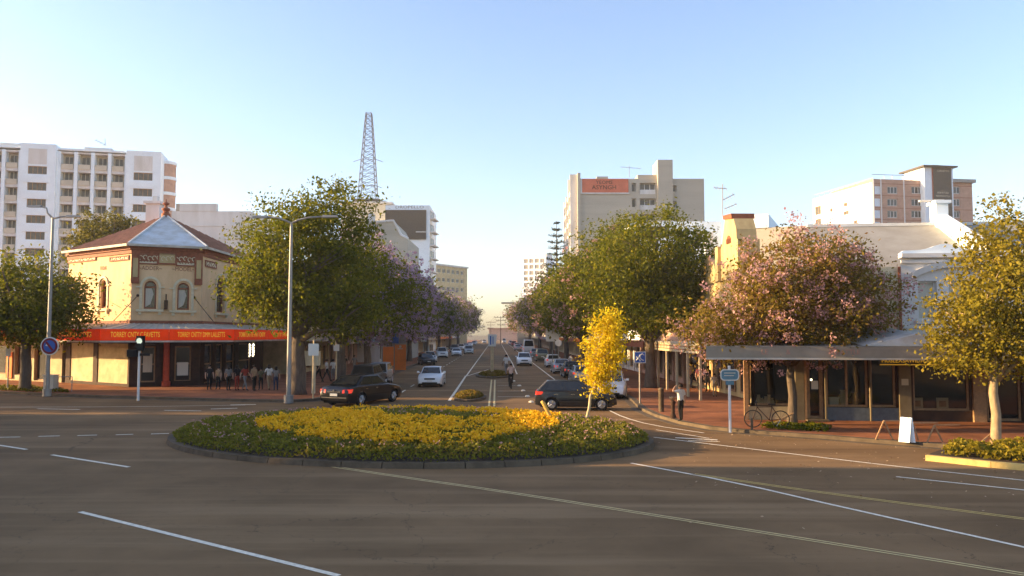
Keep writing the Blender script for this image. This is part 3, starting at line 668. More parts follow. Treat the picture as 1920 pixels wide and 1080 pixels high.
# awning
W4 = [L_, A_, B_, R_]; at = MB(); asf = MB(); ab = MB()
for i in range(3):
    a, b, c, d = W4[i], W4[i + 1], aw[i + 1], aw[i]
    at.poly([d + Z * awz1, c + Z * awz1, b + Z * (ZS + .12), a + Z * (ZS + .12)]); asf.poly([a + Z * (awz0 + .1), b + Z * (awz0 + .1), c + Z * (awz0 + .1), d + Z * (awz0 + .1)])
    F = Fr(d, c - d); L = (c - d).length; ab.fb(F, 0, L, awz0 - .12, awz0, -.08, .03)
    n = (1, 2, 2)[i]
    for k in range(n):
        u0, u1 = L * k / n, L * (k + 1) / n; u0 += .02
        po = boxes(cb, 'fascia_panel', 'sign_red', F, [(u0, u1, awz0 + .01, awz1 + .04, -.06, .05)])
        s_ = (('TORY CNTYDTM CHLLGOTS',), ('TORREY CNTY C.FAVETTS', 'TORREY CNTTY DMM LALLETTS'), ('TORR LATTE PNT CNTY', 'CNTY FAVETTS'))[i][k]
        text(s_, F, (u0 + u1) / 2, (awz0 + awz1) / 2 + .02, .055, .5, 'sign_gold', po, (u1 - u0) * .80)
    nr = int(L / .55)
    for k in range(1, nr):
        f = k / nr; r_ = MB(); r_.tube([d.lerp(c, f) + Z * (awz1 + .02), a.lerp(b, f) + Z * (ZS + .13)], .03, 4); r_.build('awning_rib', 'awning_tin', cb)
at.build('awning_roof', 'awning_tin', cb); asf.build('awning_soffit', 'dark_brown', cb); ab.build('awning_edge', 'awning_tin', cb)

# neighbour on the left, mostly behind the street tree
nb0 = Vector((-58, 74.5, 0)); FN = Fr(nb0, L_ + Vector((-.4, .25, 0)) - nb0); wN = (L_ - nb0).length - .5
nb = thing('shop_building', 'low shop with red awning seen behind the tree left of the corner building', 'building', tuple(nb0))
hs = [(wN - 6.2, wN - 4.2, .6, 3.0), (wN - 3.6, wN - 1.6, .2, 3.0), (wN - 9.5, wN - 7, .6, 3.0), (wN - 13, wN - 10.4, .6, 3.0)]
block(nb, FN, 0, wN, .1, 6.4, 9, hs, 'shutter_cream')
for h in hs: window(FN, nb, *h, -.25, 1, 1, 'timber', 'glass_dark', .1, 'shop_window')
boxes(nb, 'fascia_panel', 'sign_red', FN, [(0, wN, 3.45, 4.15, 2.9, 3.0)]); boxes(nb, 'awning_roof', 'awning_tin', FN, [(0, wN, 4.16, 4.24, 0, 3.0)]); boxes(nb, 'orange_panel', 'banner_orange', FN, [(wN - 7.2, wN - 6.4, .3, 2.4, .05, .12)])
boxes(nb, 'parapet', 'brown_trim', FN, [(-.1, wN, 6.4, 6.7, -.4, .1)])

# ------------------------------------------------------------------ white apartment tower, left background
hO, hR = V(-60, 640, 136), V(302, 640, 143); hO.z = hR.z = 0; FH = Fr(hO, hR - hO)
ht = thing('apartment_tower', 'long white apartment tower with recessed balconies behind the corner building', 'building', tuple(hO))
def hu(x, y=400): return FH.on(x, y)[0]
def hz(x, y): return FH.on(x, y)[1]
PIT = 2.86
core = MB(); core.fb(FH, 0, hu(300), 0, hz(170, 284), -14, -1.6); core.build('inner_wall', 'tan_wall', ht)
ledge(ht, 'roof_slab', 'white_wall', FH, 0, hu(232), hz(170, 284), hz(170, 284) + .35, -14.2, .1)
for (x0, x1, yt) in ((37, 104, 271), (236, 301, 285)):
    u0, u1 = hu(x0), hu(x1); zt = hz((x0 + x1) / 2, yt); wx = (x0 + x1) / 2; rows = []
    zf = hz(wx, 321 if x0 < 100 else 333)
    holes = [(u0 + 1.25, u1 - 1.35, zf - .65 - k * PIT, zf + .75 - k * PIT) for k in range(0, 9) if zf - k * PIT > 2]
    m = MB(); m.holed(FH, u0, u1, 0, zt, holes, .35, 0, .8); m.fb(FH, u0, u1, 0, zt, -14, .44); m.poly([FH.p(u0, 0, .44), FH.p(u0, 0, .8), FH.p(u0, zt, .8), FH.p(u0, zt, .44)]); m.poly([FH.p(u1, 0, .8), FH.p(u1, 0, .44), FH.p(u1, zt, .44), FH.p(u1, zt, .8)]); m.poly([FH.p(u0, zt, .44), FH.p(u0, zt, .8), FH.p(u1, zt, .8), FH.p(u1, zt, .44)]); m.build('wall', 'white_wall', ht)
    for h in holes:
        window(FH, ht, *h, .5, 4, 1, 'timber', 'glass_flat', .09); ledge(ht, 'spandrel', 'white_wall', FH, u0 + .7, u1 - .9, h[2] - 1.5, h[2] - .25, .803, .95)
    ledge(ht, 'blind_panel', 'white_stain', FH, u0 + 1.3, u1 - 1.4, zt - 3.6, zt - .9, .803, .85)
def bays(x0, x1, n, ytop):
    u0, u1 = hu(x0), hu(x1); zt = hz((x0 + x1) / 2, ytop); bw = (u1 - u0) / n
    for k in range(n):
        a = u0 + bw * k
        for r_ in range(9):
            zc = zt - 1.0 - r_ * PIT
            if zc < 3: break
            window(FH, ht, a + .5, a + bw - .75, zc - 1.55, zc + .5, -1.58, 2, 1, 'tan_wall', 'glass_flat', .12)
            boxes(ht, 'balcony_front', 'tan_wall', FH, [(a + .35, a + bw - .45, zc - 2.0, zc - 1.1, -.25, -.12)])
    for r_ in range(10):
        zc = zt + .1 - r_ * PIT
        if zc > 1: ledge(ht, 'floor_slab', 'white_stain', FH, u0, u1, zc - .75 if r_ else zc - .3, zc - .2 if r_ else zc, -1.59, -.26)
    for k in range(n + 1):
        a = u0 + bw * k; boxes(ht, 'column', 'white_wall', FH, [(a - .28, a + .28, 0, zt + .1, -1.59, .05 if 0 < k < n else -.1)])
bays(107, 234, 4, 287); bays(-60, 34, 3, 280)
for (x0, x1, yt, zb) in ((148, 201, 272, 284), (-20, 45, 263, 280)): ledge(ht, 'roof_house', 'white_stain', FH, hu(x0), hu(x1), hz(100, 286), hz((x0 + x1) / 2, yt), -8, -2)
for r_ in range(9):
    zc = hz(310, 300) - r_ * PIT; c = FH.p(hu(301), 0, -4)
    if zc < 4: break
    m = MB(); m.lathe([(1.9, zc - .2), (1.9, zc + .35)], c, seg=20); m.build('curved_balcony', 'white_wall', ht)
    m = MB(); m.lathe([(1.75, zc - 2.5), (1.75, zc - .21)], c, seg=16); m.build('balcony_glazing', 'pink_brick', ht)
for x, yb, yt in ((124, 286, 277), (141, 286, 275)): m = MB(); m.tube([FH.p(hu(x), hz(x, yb + 2), -3), FH.p(hu(x), hz(x, yt), -3)], .15, 6); m.build('roof_vent', 'steel_pale', ht)
def antenna(name, label, x, yb, yt, Y, arms, wire=.05):
    a, b = V(x, yb, Y), V(x, yt, Y); t = thing(name, label, 'antenna', tuple(a)); m = MB(); m.tube([a, b], wire, 5); m.build('mast', 'steel_pale', t)
    for y, x0, x1, y2 in arms:
        m = MB(); p, q = V(x0, y, Y), V(x1, y2, Y); m.tube([p, q], wire * .8, 4)
        for f in (.1, .35, .6, .9): c = p.lerp(q, f); m.tube([c - Z * .3 - Vector((0, .5, 0)), c + Z * .3 + Vector((0, .5, 0))], wire * .6, 4)
        m.build('arm', 'steel_pale', t)
antenna('rooftop_antenna', 'thin aerial on top of the long white apartment tower', 197, 274, 260, 140, [(262, 178, 198, 272)])

# white warehouse behind, left
def simple(name, label, x0, x1, ytop, Y, D, wm, Y2=None, zbase=0.0):
    a, b = V(x0, ytop, Y), V(x1, ytop, Y2 or Y); zt = a.z; a.z = b.z = 0; F = Fr(a, b - a); t = thing(name, label, 'building', tuple(a))
    return t, F, (b - a).length, zt
t, F, w, zt = simple('white_warehouse', 'blank white building behind the brown roof with raised parapet', 322, 470, 396, 98, 12, 'white_stain')
block(t, F, 0, w, 0, zt, 14, [], 'white_stain'); ledge(t, 'parapet', 'white_stain', F, F.on(337, 390)[0], F.on(406, 390)[0], zt, F.on(370, 382)[1], -.6, .05)
for y in (424, 449): ledge(t, 'joint_ledge', 'white_stain', F, 0, w, F.on(380, y)[1], F.on(380, y)[1] + .12, 0, .06)
u, z = F.on(331, 395); boxes(t, 'roof_unit', 'steel_pale', F, [(u - .5, u + .5, zt, zt + 1.1, -2, -1)])

# ------------------------------------------------------------------ lattice tower and the blocks around it
def lattice():
    Y = 185; c = V(690, 376, Y); tp = V(691, 212, Y); H = tp.z - c.z; t = thing('lattice_tower', 'tall tapering lattice radio tower standing on a rooftop', 'tower', tuple(c))
    w0, w1 = 2.05, .62; n = 15; rings_ = []
    for k in range(n + 1):
        f = k / n; w_ = w0 + (w1 - w0) * f; z_ = c.z + H * (1 - (1 - f) ** 1.12); rings_.append([Vector((c.x + sx * w_, Y + sy * w_, z_)) for sx, sy in ((-1, -1), (1, -1), (1, 1), (-1, 1))])
    for j in range(4):
        m = MB(); m.tube([r[j] for r in rings_], .085, 5); m.build('leg', 'steel_lattice', t)
    for k in range(n):
        m = MB()
        for j in range(4):
            a, b = rings_[k], rings_[k + 1]; j2 = (j + 1) % 4
            m.tube([a[j], b[j2]], .045, 4); m.tube([a[j2], b[j]], .045, 4); m.tube([b[j], b[j2]], .04, 4)
        m.build('lattice_brace', 'steel_lattice', t)
    for y, l in ((300, 28), (349, 26)):
        p = V(690, y, Y); m = MB(); m.tube([p + Vector((-l / 8.1, 0, -.4)), p + Vector((-1.6, 0, .2)), p + Vector((1.6, 0, .2)), p + Vector((l / 8.1, 0, -.4))], .06, 4); m.build('antenna_arm', 'steel_lattice', t)
    m = MB(); m.bx(c.x - 3.2, c.x + 3.2, Y - 3, Y + 3, c.z - .35, c.z - .05); m.build('platform', 'steel_lattice', t)
lattice()
t, F, w, zt = simple('plant_room_building', 'pale block carrying the lattice tower behind the street trees', 640, 722, 378, 182, 16, 'white_stain')
block(t, F, 0, w, 0, zt - .5, 14, [], 'tan_wall'); ledge(t, 'roof_slab', 'white_stain', F, -.4, w + 1.8, zt - .5, zt - .1, -14.3, .5)
ledge(t, 'roof_house', 'roof_white', F, w * .62, w, zt - .1, zt + .4, -6, -1)
t, F, w, zt = simple('billboard_building', 'white framed block with large dark blank billboard beside the lattice tower', 723, 806, 385, 172, 16, 'white_wall')
block(t, F, 0, w, 0, zt, 15, [], 'white_wall')
u0, z1 = F.on(723, 394); u1, z0 = F.on(799, 449); bb = boxes(t, 'billboard', 'dark_panel', F, [(u0, u1, z0, z1, .02, .35)]); boxes(t, 'billboard_rail', 'steel_white', F, [(F.on(780, 435)[0], u1, F.on(780, 436)[1], F.on(780, 434.5)[1], .36, .5)])
text('DROPELLO', F, F.on(768, 388)[0], F.on(768, 388.5)[1], .01, .9, 'steel_pale', t, 6.2)
F2 = Fr(F.p(w, 0, 0), Vector((.09, 1, 0)))
for k in range(12): window(F2, t, .5, 4.5, zt - 2.6 - k * 2.9, zt - 1.0 - k * 2.9, .01, 2, 1, 'steel_white', 'glass_flat', .1); ledge(t, 'balcony', 'white_stain', F2, .3, 5, zt - 3.0 - k * 2.9, zt - 2.75 - k * 2.9, 0, 1.1)
# curved-gable hall in front of the billboard block
Y = 120; t = thing('curved_gable_hall', 'grey hall with swept curved gable in front of the dark billboard', 'building', tuple(G(740, 660)))
F = Fr(Vector((V(700, 500, Y).x, Y, 0)), (1, 0, 0)); pts = [(0, 0), (F.on(765, 500)[0], 0), F.on(765, 447), F.on(752, 440), F.on(744, 425), F.on(738, 414), F.on(705, 416), (0, F.on(700, 440)[1])]
m = MB(); m.prism(F, pts, -14, 0); m.build('wall', 'concrete', t); m = MB(); m.tube([F.p(*q, .05) for q in pts[2:7]], .2, 5); m.build('gable_coping', 'white_stain', t)
a = V(693, 412, 118); m = MB(); m.hexa([a + Vector((-2.6, 0, -8)), a + Vector((.6, 0, -8)), a + Vector((.6, 2, -8)), a + Vector((-2.6, 2, -8))], [a + Vector((-.1, 0, 1)), a + Vector((.5, 0, 1)), a + Vector((.5, 2, 1)), a + Vector((-.1, 2, 1))]); m.build('tin_spire', 'roof_white', t)
t, F, w, zt = simple('cream_block', 'cream flat roofed block farther up on the left of the street', 816, 876, 497, 270, 16, 'shutter_cream', 285)
hs = [(1.2 + k * 2.6, 2.9 + k * 2.6, zt - 2.4 - r_ * 3, zt - 1.0 - r_ * 3) for k in range(int((w - 1.5) / 2.6)) for r_ in range(3)]
block(t, F, 0, w, 0, zt, 14, hs, 'shutter_cream'); ledge(t, 'roof_slab', 'roof_white', F, -.3, w + .3, zt, zt + .6, -14.2, .4)
for h in hs: window(F, t, *h, -.25, 1, 1, 'steel_white', 'glass_flat', .12)
t, F, w, zt = simple('glass_tower', 'distant pale glass tower above the trees right of the street', 979, 1024, 482, 430, 16, 'white_wall', 425)
hs = [(1 + k * 3.1, 3.4 + k * 3.1, zt - 3.4 - r_ * 3.2, zt - 1.2 - r_ * 3.2) for k in range(int((w - 1) / 3.1)) for r_ in range(8)]
block(t, F, 0, w, 0, zt, 14, hs, 'white_wall'); ledge(t, 'roof_house', 'white_stain', F, w * .25, w, zt, zt + 1.2, -10, -1)
for h in hs: window(F, t, *h, -.25, 1, 1, 'steel_white', 'steel_pale', .12)

# ------------------------------------------------------------------ grey concrete block with coral sign
t, F, w, zt = simple('concrete_block', 'tall grey concrete apartment block with coral rooftop sign', 1088, 1320, 335, 165, 20, 'concrete')
def cu(x, y=400): return F.on(x, y)[0]
def cz(x, y): return F.on(x, y)[1]
hs = []
for y in (350, 379, 408, 437, 466): hs += [(cu(1200), cu(1230), cz(1215, y + 14), cz(1215, y - 7)), (cu(1185), cu(1193), cz(1190, y + 9), cz(1190, y - 7)), (cu(1262), cu(1269), cz(1265, y + 9), cz(1265, y - 2))]
block(t, F, 0, w, 0, zt, 22, hs, 'concrete', rec=.9)
for h in hs:
    window(F, t, *h, -.88, 3 if h[1] - h[0] > 2 else 1, 1, 'steel_white', 'glass_flat', .12)
    if h[1] - h[0] > 2: boxes(t, 'balcony_front', 'white_stain', F, [(h[0] + .05, h[1] - .05, h[2], h[2] + .95, -.2, -.08)])
ledge(t, 'lift_tower', 'concrete', F, cu(1233), cu(1261), 0, cz(1247, 301), -5, .8); ledge(t, 'roof_house', 'concrete', F, cu(1197), cu(1232.8), zt, cz(1215, 327), -5, -.5); ledge(t, 'roof_unit', 'concrete', F, cu(1120), cu(1141), zt, cz(1130, 330), -3, -.5); ledge(t, 'parapet_pier', 'concrete', F, -.6, .0, 0, cz(1088, 325), -22, .5)
u0, z1 = F.on(1091, 335.5); u1, z0 = F.on(1178, 361.5); sg = boxes(t, 'roof_sign', 'sign_coral', F, [(u0, u1, z0, z1, .05, .25)]); boxes(t, 'sign_frame', 'white_stain', F, [(u0 - .3, u1 + .2, z0 - .25, z0, .02, .3), (u0 - .3, u0, z0, z1, .02, .3)])
text('YEOMS', F, cu(1133), cz(1133, 342.5), .26, 1.0, 'ink', sg, 3.4); text('ASYNGH', F, cu(1133), cz(1133, 352), .26, 1.25, 'ink', sg, 4.8)
FS = Fr(F.p(-.6, 0, -22), F.p(-.6, 0, 0) - F.p(-.6, 0, -22))
for k in range(12): boxes(t, 'side_balcony', 'white_stain', FS, [(1, 7, zt - 3 - k * 2.9, zt - 2 - k * 2.9, 0, 1.3), (9, 15, zt - 3 - k * 2.9, zt - 2 - k * 2.9, 0, 1.3), (16, 20.5, zt - 3 - k * 2.9, zt - 2 - k * 2.9, 0, 1.3)])
for u_ in (0.5, 8, 15.4, 21): boxes(t, 'side_fin', 'white_stain', FS, [(u_, u_ + .5, 0, zt + (1 if u_ > 9 else -1.5), 0, 1.5)])
antenna('rooftop_antenna', 'spread television aerial over the coral sign of the concrete block', 1180, 333, 310, 166, [(313, 1163, 1202, 316)])
antenna('rooftop_antenna', 'tall many armed aerial beside the old yellow parapet', 1355, 405, 345, 84, [(352, 1338, 1363, 354), (375, 1356, 1377, 364), (392, 1358, 1382, 382)], .05)
# white flat-roofed building behind the right-hand trees
t, F, w, zt = simple('white_flat_building', 'white flat roofed building behind the trees below the concrete block', 1182, 1352, 415, 88, 14, 'white_wall')
hs = [(F.on(1192, 430)[0], F.on(1256, 430)[0], F.on(1200, 446)[1], F.on(1200, 424)[1]), (F.on(1304, 440)[0], F.on(1332, 440)[0], F.on(1310, 452)[1], F.on(1310, 435)[1])]
block(t, F, 0, w, 0, zt, 14, hs, 'white_wall'); window(F, t, *hs[0], -.25, 3, 1, 'dark_brown', 'glass_dark', .1); window(F, t, *hs[1], -.25, 2, 1, 'steel_white', 'glass_flat', .1)
ledge(t, 'column', 'white_stain', F, F.on(1319, 450)[0], F.on(1333, 450)[0], 0, F.on(1325, 437)[1], .0, 1.0)
t, F, w, zt = simple('white_flat_building', 'pale grey box building right behind the old yellow parapet', 1392, 1441, 404, 78, 14, 'white_stain', 77)
block(t, F, 0, w + 8, 0, F.on(1415, 428)[1], 13, [], 'concrete'); ledge(t, 'upper_wall', 'white_wall', F, 0, w, F.on(1415, 428)[1], zt, -12.5, .12)

# ------------------------------------------------------------------ pink brick block, right background
pA, pB, pC = V(1525, 420, 214), V(1637, 420, 190), V(1825, 420, 194)
for q in (pA, pB, pC): q.z = 0
t = thing('brick_block', 'pink brick block with white side wall and dark lettered stair tower', 'building', tuple(pB)); FW, FP = Fr(pA, pB - pA), Fr(pB, pC - pB); wW, wP = (pB - pA).length, (pC - pB).length
zt = FP.on(1690, 337)[1]; zw = FW.on(1637, 341)[1]
hw = [(FW.on(x0, 380)[0], FW.on(x1, 380)[0], FW.on(x0, yb)[1], FW.on(x0, yt)[1]) for x0, x1, yt, yb in ((1528, 1539, 388, 404), (1528, 1539, 412, 424), (1556, 1561, 391, 398), (1582, 1589, 381, 388), (1581, 1591, 397, 404), (1600, 1607, 414, 424))]
block(t, FW, 0, wW, 0, zw, 20, hw, 'white_wall', 'side_wall')
for h in hw: window(FW, t, *h, -.25, 2, 1, 'timber', 'glass_flat', .15)
ledge(t, 'roof_rail', 'steel_pale', FW, .5, wW, zw + 1.0, zw + 1.12, -.4, -.3)
for k in range(12): ledge(t, 'rail_post', 'steel_pale', FW, .5 + k * (wW - 1) / 11, .58 + k * (wW - 1) / 11, zw, zw + 1.0, -.39, -.31)
hp = []
for y in (357, 380, 402, 424):
    for x0, x1 in ((1664, 1683), (1709, 1729), (1782, 1800)): hp.append((FP.on(x0, y)[0], FP.on(x1, y)[0], FP.on(x0, y + 6)[1], FP.on(x0, y - 7.5)[1]))
    hp.append((FP.on(1640, y)[0], FP.on(1651, y)[0], FP.on(1645, y + 7)[1], FP.on(1645, y - 8)[1]))
block(t, FP, 0, wP, 0, zt, 18, hp, 'pink_brick')
for h in hp: window(FP, t, *h, -.25, 3 if h[1] - h[0] > 1.8 else 1, 1, 'steel_white', 'glass_dark', .14)
for x in (1638, 1652, 1695): ledge(t, 'downpipe', 'steel_white', FP, FP.on(x, 380)[0] - .12, FP.on(x, 380)[0] + .12, 0, zt, .01, .2)
for y in (346, 368, 391, 413): ledge(t, 'brick_course', 'brown_trim', FP, 0.05, wP, FP.on(1690, y)[1], FP.on(1690, y)[1] + .1, 0, .04)
u0, u1, zz = FP.on(1742, 380)[0], FP.on(1776, 380)[0], FP.on(1757, 317)[1]
tw = ledge(t, 'stair_tower', 'white_wall', FP, u0 - 2.2, u1 + .5, 0, zz, -6, 1.6); ledge(t, 'sign_panel', 'dark_panel', FP, u0, u1, 0, zz - .1, 1.602, 1.75); ledge(t, 'sign_edge', 'brown_trim', FP, u0 - .25, u0, 0, zz - .1, 1.602, 1.8)
ledge(t, 'tower_roof', 'dark_panel', FP, u0 - 3.0, u1 + 1.2, zz, zz + .35, -7, 2.6); ledge(t, 'roof_cap', 'roof_white', FP, u0 + .2, u0 + 2.6, zz + .35, zz + .8, -3, 1)
sgp = [o for o in children(t) if o.name.startswith('sign_panel')][0]
for y, s, wd in ((323.5, 'CARNETTO', 3.0), (364, 'ADB RTUED', 3.2), (370, 'NDWROOTLU', 3.2), (386.5, 'NDZIER', 2.1), (392, 'NATLA CUS', 2.9), (410, 'NTS RABT NE', 3.3), (416, 'CAPTE AUTO', 3.0)):
    text(s, FP, FP.on(1759, y)[0], FP.on(1759, y)[1], 1.76, .62, 'ink_pale', sgp, wd)
ledge(t, 'roof_slab', 'steel_pale', FP, FP.on(1779, 340)[0], wP + .5, zt - .3, zt + .5, -18, .8)
for x in (1660, 1675, 1695, 1712, 1726): m = MB(); p = FP.p(FP.on(x, 340)[0], zt, -.4); m.tube([p, p + Z * 1.2], .05, 4); m.build('rail_post', 'steel_pale', t)
ledge(t, 'roof_rail', 'steel_pale', FP, .2, FP.on(1726, 340)[0], zt + 1.1, zt + 1.22, -.45, -.35)

# ------------------------------------------------------------------ corner shops on the right
rO = Vector((10.35, 34.9, 0)); FR_ = Fr(rO, (.9945, -.105, 0)); F = FR_
def ru(x, y=720): return F.on(x, y)[0]
def rz(x, y): return F.on(x, y)[1]
rs = thing('corner_shops', 'pale two storey corner shops with long grey awning beyond the pink tree', 'building', tuple(rO))
uw = ru(1690, 560); uE = 24.0; ZA = 3.75
front = [(ru(1403), ru(1489), .75, 3.0), (ru(1512), ru(1544), .16, 2.95), (ru(1549), ru(1628), .72, 3.05), (ru(1632), ru(1680), .72, 3.05), (ru(1712), ru(1818), .6, 3.0), (ru(1850), ru(1915), .2, 3.0)]
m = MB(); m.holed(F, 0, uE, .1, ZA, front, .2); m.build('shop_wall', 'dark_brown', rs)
ups = [(ru(1722, 560), ru(1757, 560), rz(1740, 600), rz(1740, 527)), (ru(1781, 590), ru(1815, 590), rz(1800, 601), rz(1800, 527)), (ru(1860, 590), ru(1895, 590), rz(1880, 601), rz(1880, 527))]
zp = rz(1750, 478); m = MB(); m.holed(F, uw, uE, ZA, zp, ups, .3); m.build('wall', 'white_stain', rs)
m = MB(); m.holed(F, 2.2, uw - .01, ZA, zp - .5, [(ru(1600, 560), ru(1640, 560), rz(1620, 602), rz(1620, 535))], .3); m.build('wall', 'cream_trim', rs)
core = MB()
def rp(u, n): q = F.p(u, 0, n); return (q.x, q.y)
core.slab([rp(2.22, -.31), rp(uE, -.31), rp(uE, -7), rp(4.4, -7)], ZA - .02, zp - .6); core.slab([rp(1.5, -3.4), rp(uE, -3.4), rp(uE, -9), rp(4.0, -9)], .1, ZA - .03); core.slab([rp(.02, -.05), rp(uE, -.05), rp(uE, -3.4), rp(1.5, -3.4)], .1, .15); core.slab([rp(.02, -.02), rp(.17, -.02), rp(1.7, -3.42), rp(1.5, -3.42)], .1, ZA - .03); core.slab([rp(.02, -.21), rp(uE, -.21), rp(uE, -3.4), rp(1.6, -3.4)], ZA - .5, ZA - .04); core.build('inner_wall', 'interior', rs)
m = MB(); m.poly([F.p(2.2, ZA, 0), F.p(4.39, ZA, -7), F.p(4.39, zp - .5, -7), F.p(2.2, zp - .5, 0)]); m.build('end_wall', 'cream_trim', rs)
for h in ups + [(ru(1600, 560), ru(1640, 560), rz(1620, 602), rz(1620, 535))]:
    wdo = window(F, rs, *h, -.25, 1, 2, 'steel_white', 'curtain', .07, 'window')
    ledge(rs, 'sill', 'white_stain', F, h[0] - .15, h[1] + .15, h[2] - .16, h[2] - .02, .003, .16)
zc = rz(1750, 478); ledge(rs, 'cornice', 'white_stain', F, uw, uE, zp - .12, zp + .06, -.25, .22); ledge(rs, 'cornice', 'white_stain', F, uw, uE, zp - .35, zp - .22, .003, .1)
pp = [(uw, zp + .06), (uE, zp + .06), (uE, zp + .2)] + [(ru(1695 + k * 10, 470), zp + .2 + .28 * math.exp(-((1695 + k * 10 - 1772) / 30) ** 2)) for k in range(14, -1, -1)]; m = MB(); m.prism(F, pp, -.3, 0); m.build('parapet', 'white_wall', rs)
# arched hood over the paired windows
c0, c1 = ru(1708, 530), ru(1868, 530); zc0 = rz(1708, 524); hd = MB(); n = 14
for k in range(n):
    def q(f, o): return (c0 + (c1 - c0) * f, zc0 + .5 * math.sin(math.pi * f) ** .8 + o)
    a, b = q(k / n, 0), q((k + 1) / n, 0); c, d = q((k + 1) / n, .28), q(k / n, .28)
    hd.hexa([F.p(*a, .003), F.p(*b, .003), F.p(*c, .003), F.p(*d, .003)], [F.p(*a, .2), F.p(*b, .2), F.p(*c, .28), F.p(*d, .28)])
hd.build('arched_hood', 'white_stain', rs); ledge(rs, 'string_course', 'white_stain', F, uw, uE, rz(1750, 611) - .1, rz(1750, 611) + .02, .003, .14)
dp = ru(1686, 560); m = MB(); m.tube([F.p(dp, ZA + .1, .1), F.p(dp, zp - .5, .1)], .06, 8); m.build('downpipe', 'brown_trim', rs)
# roof with gable end wall
zr = rz(1690, 430) + .9; rm = MB(); rm.poly([F.p(2.1, zp - .52, -.35), F.p(uE, zp - .52, -.35), F.p(uE, zr, -5.5), F.p(3.9, zr, -5.5)]); rm.poly([F.p(3.9, zr, -5.5), F.p(uE, zr, -5.5), F.p(uE, zp - .5, -8), F.p(4.7, zp - .5, -8)]); rm.build('roof', 'roof_grey', rs)
m = MB(); m.poly([F.p(2.25, zp - .6, -.32), F.p(4.6, zp - .6, -7.9), F.p(3.95, zr - .05, -5.5)]); m.build('gable_wall', 'cream_trim', rs)
ledge(rs, 'ridge_capping', 'white_stain', F, 3.9, uE, zr - .05, zr + .1, -5.65, -5.35)
ug = ru(1800, 440) + 1.2; gw = MB(); gw.hexa([F.p(ug, zp - 1, -.2), F.p(ug + .45, zp - 1, -.2), F.p(ug + .45, zp - 1, -5.8), F.p(ug, zp - 1, -5.8)], [F.p(ug, zp + .35, -.2), F.p(ug + .45, zp + .35, -.2), F.p(ug + .45, zr + .75, -5.8), F.p(ug, zr + .75, -5.8)]); gw.build('gable_parapet', 'white_wall', rs)
m = MB(); m.fb(F, ug - .05, ug + .5, zr - .2, zr + 1.0, -5.9, -5.1); m.fb(F, ug - .15, ug + .6, zr + 1.0, zr + 1.15, -6.05, -4.95); m.build('chimney', 'white_wall', rs); m = MB(); m.fb(F, ug - .7, ug + .45, zr + 1.16, zr + 1.24, -5.6, -5.4); m.build('chimney_cowl', 'white_stain', rs)
# shop fronts
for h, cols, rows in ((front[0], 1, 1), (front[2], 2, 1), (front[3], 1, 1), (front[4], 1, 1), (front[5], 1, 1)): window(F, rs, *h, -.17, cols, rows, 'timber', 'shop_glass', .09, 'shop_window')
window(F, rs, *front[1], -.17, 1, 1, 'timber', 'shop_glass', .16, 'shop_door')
ledge(rs, 'stall_riser', 'shutter_cream', F, front[0][0] - .05, front[0][1] + .05, .15, .72, .003, .06); ledge(rs, 'stall_riser', 'blue_tile', F, front[2][0] - .1, front[3][1] + .1, .15, .70, .003, .06)
for x0, x1, mm in ((1490, 1506, 'pier_tan'), (1394, 1402, 'timber'), (1684, 1706, 'pier_tan'), (1822, 1846, 'timber'), (1545, 1548, 'pier_tan'), (1629, 1631.5, 'pier_tan'), (1507, 1511, 'timber')): ledge(rs, 'pier', mm, F, ru(x0), ru(x1), .14, ZA - .5, .004, .14)
boxes(rs, 'notice', 'ink_pale', F, [(ru(1688), ru(1701), rz(1694, 722), rz(1694, 710), .142, .15)]); boxes(rs, 'notice', 'plate', F, [(ru(1522), ru(1535), rz(1528, 730), rz(1528, 714), -.09, -.08)])
boxes(rs, 'door_step', 'kerb', F, [(front[1][0] - .1, front[1][1] + .1, .14, .2, 0, .5)])
ledge(rs, 'hanging_sign', 'dark_panel', F, ru(1640, 678), ru(1780, 678), 2.5, 2.85, .5, .6); hsn = [o for o in children(rs) if o.name.startswith('hanging_sign')][0]
text('MUSLEXSAWIDA ANTIQUES', F, (ru(1640, 678) + ru(1780, 678)) / 2, 2.72, .61, .24, 'sign_gold', hsn, 3.0); boxes(rs, 'bead_trim', 'sign_gold', F, [(ru(1640, 678), ru(1780, 678), 2.54, 2.57, .605, .63)])
# awning
ap = 4.0; za0, za1 = 2.92, 3.36
def rfa(x): return F.on(x, 660, ap)[0]
ledge(rs, 'awning_fascia', 'fascia_grey', F, -2.4, uE, za0, za1, ap - .06, ap); ledge(rs, 'awning_soffit', 'dark_brown', F, -2.4, uE, za0 + .25, za0 + .3, 0.02, ap - .061); ledge(rs, 'awning_edge', 'awning_tin', F, -2.4, uE, za0 - .07, za0 - .002, ap - .14, ap + .03)
m = MB(); m.poly([F.p(-2.4, za1, ap), F.p(uE, za1, ap), F.p(uE, za1 + .16, 0), F.p(-2.4, za1 + .16, 0)]); m.build('awning_roof', 'awning_tin', rs)
gcn = F.on(1690, 640, 1.4)[0]; m = MB(); m.hexa([F.p(gcn - 2.3, za1 + .02, ap - .1), F.p(gcn + 1.2, za1 + .02, ap - .1), F.p(gcn + 1.2, za1 + .35, 0), F.p(gcn - 2.3, za1 + .35, 0)], [F.p(gcn - .4, za1 + .45, ap - .1), F.p(gcn - .2, za1 + .45, ap - .1), F.p(gcn - .2, za1 + .8, 0), F.p(gcn - .4, za1 + .8, 0)]); m.build('awning_gable', 'roof_white', rs)
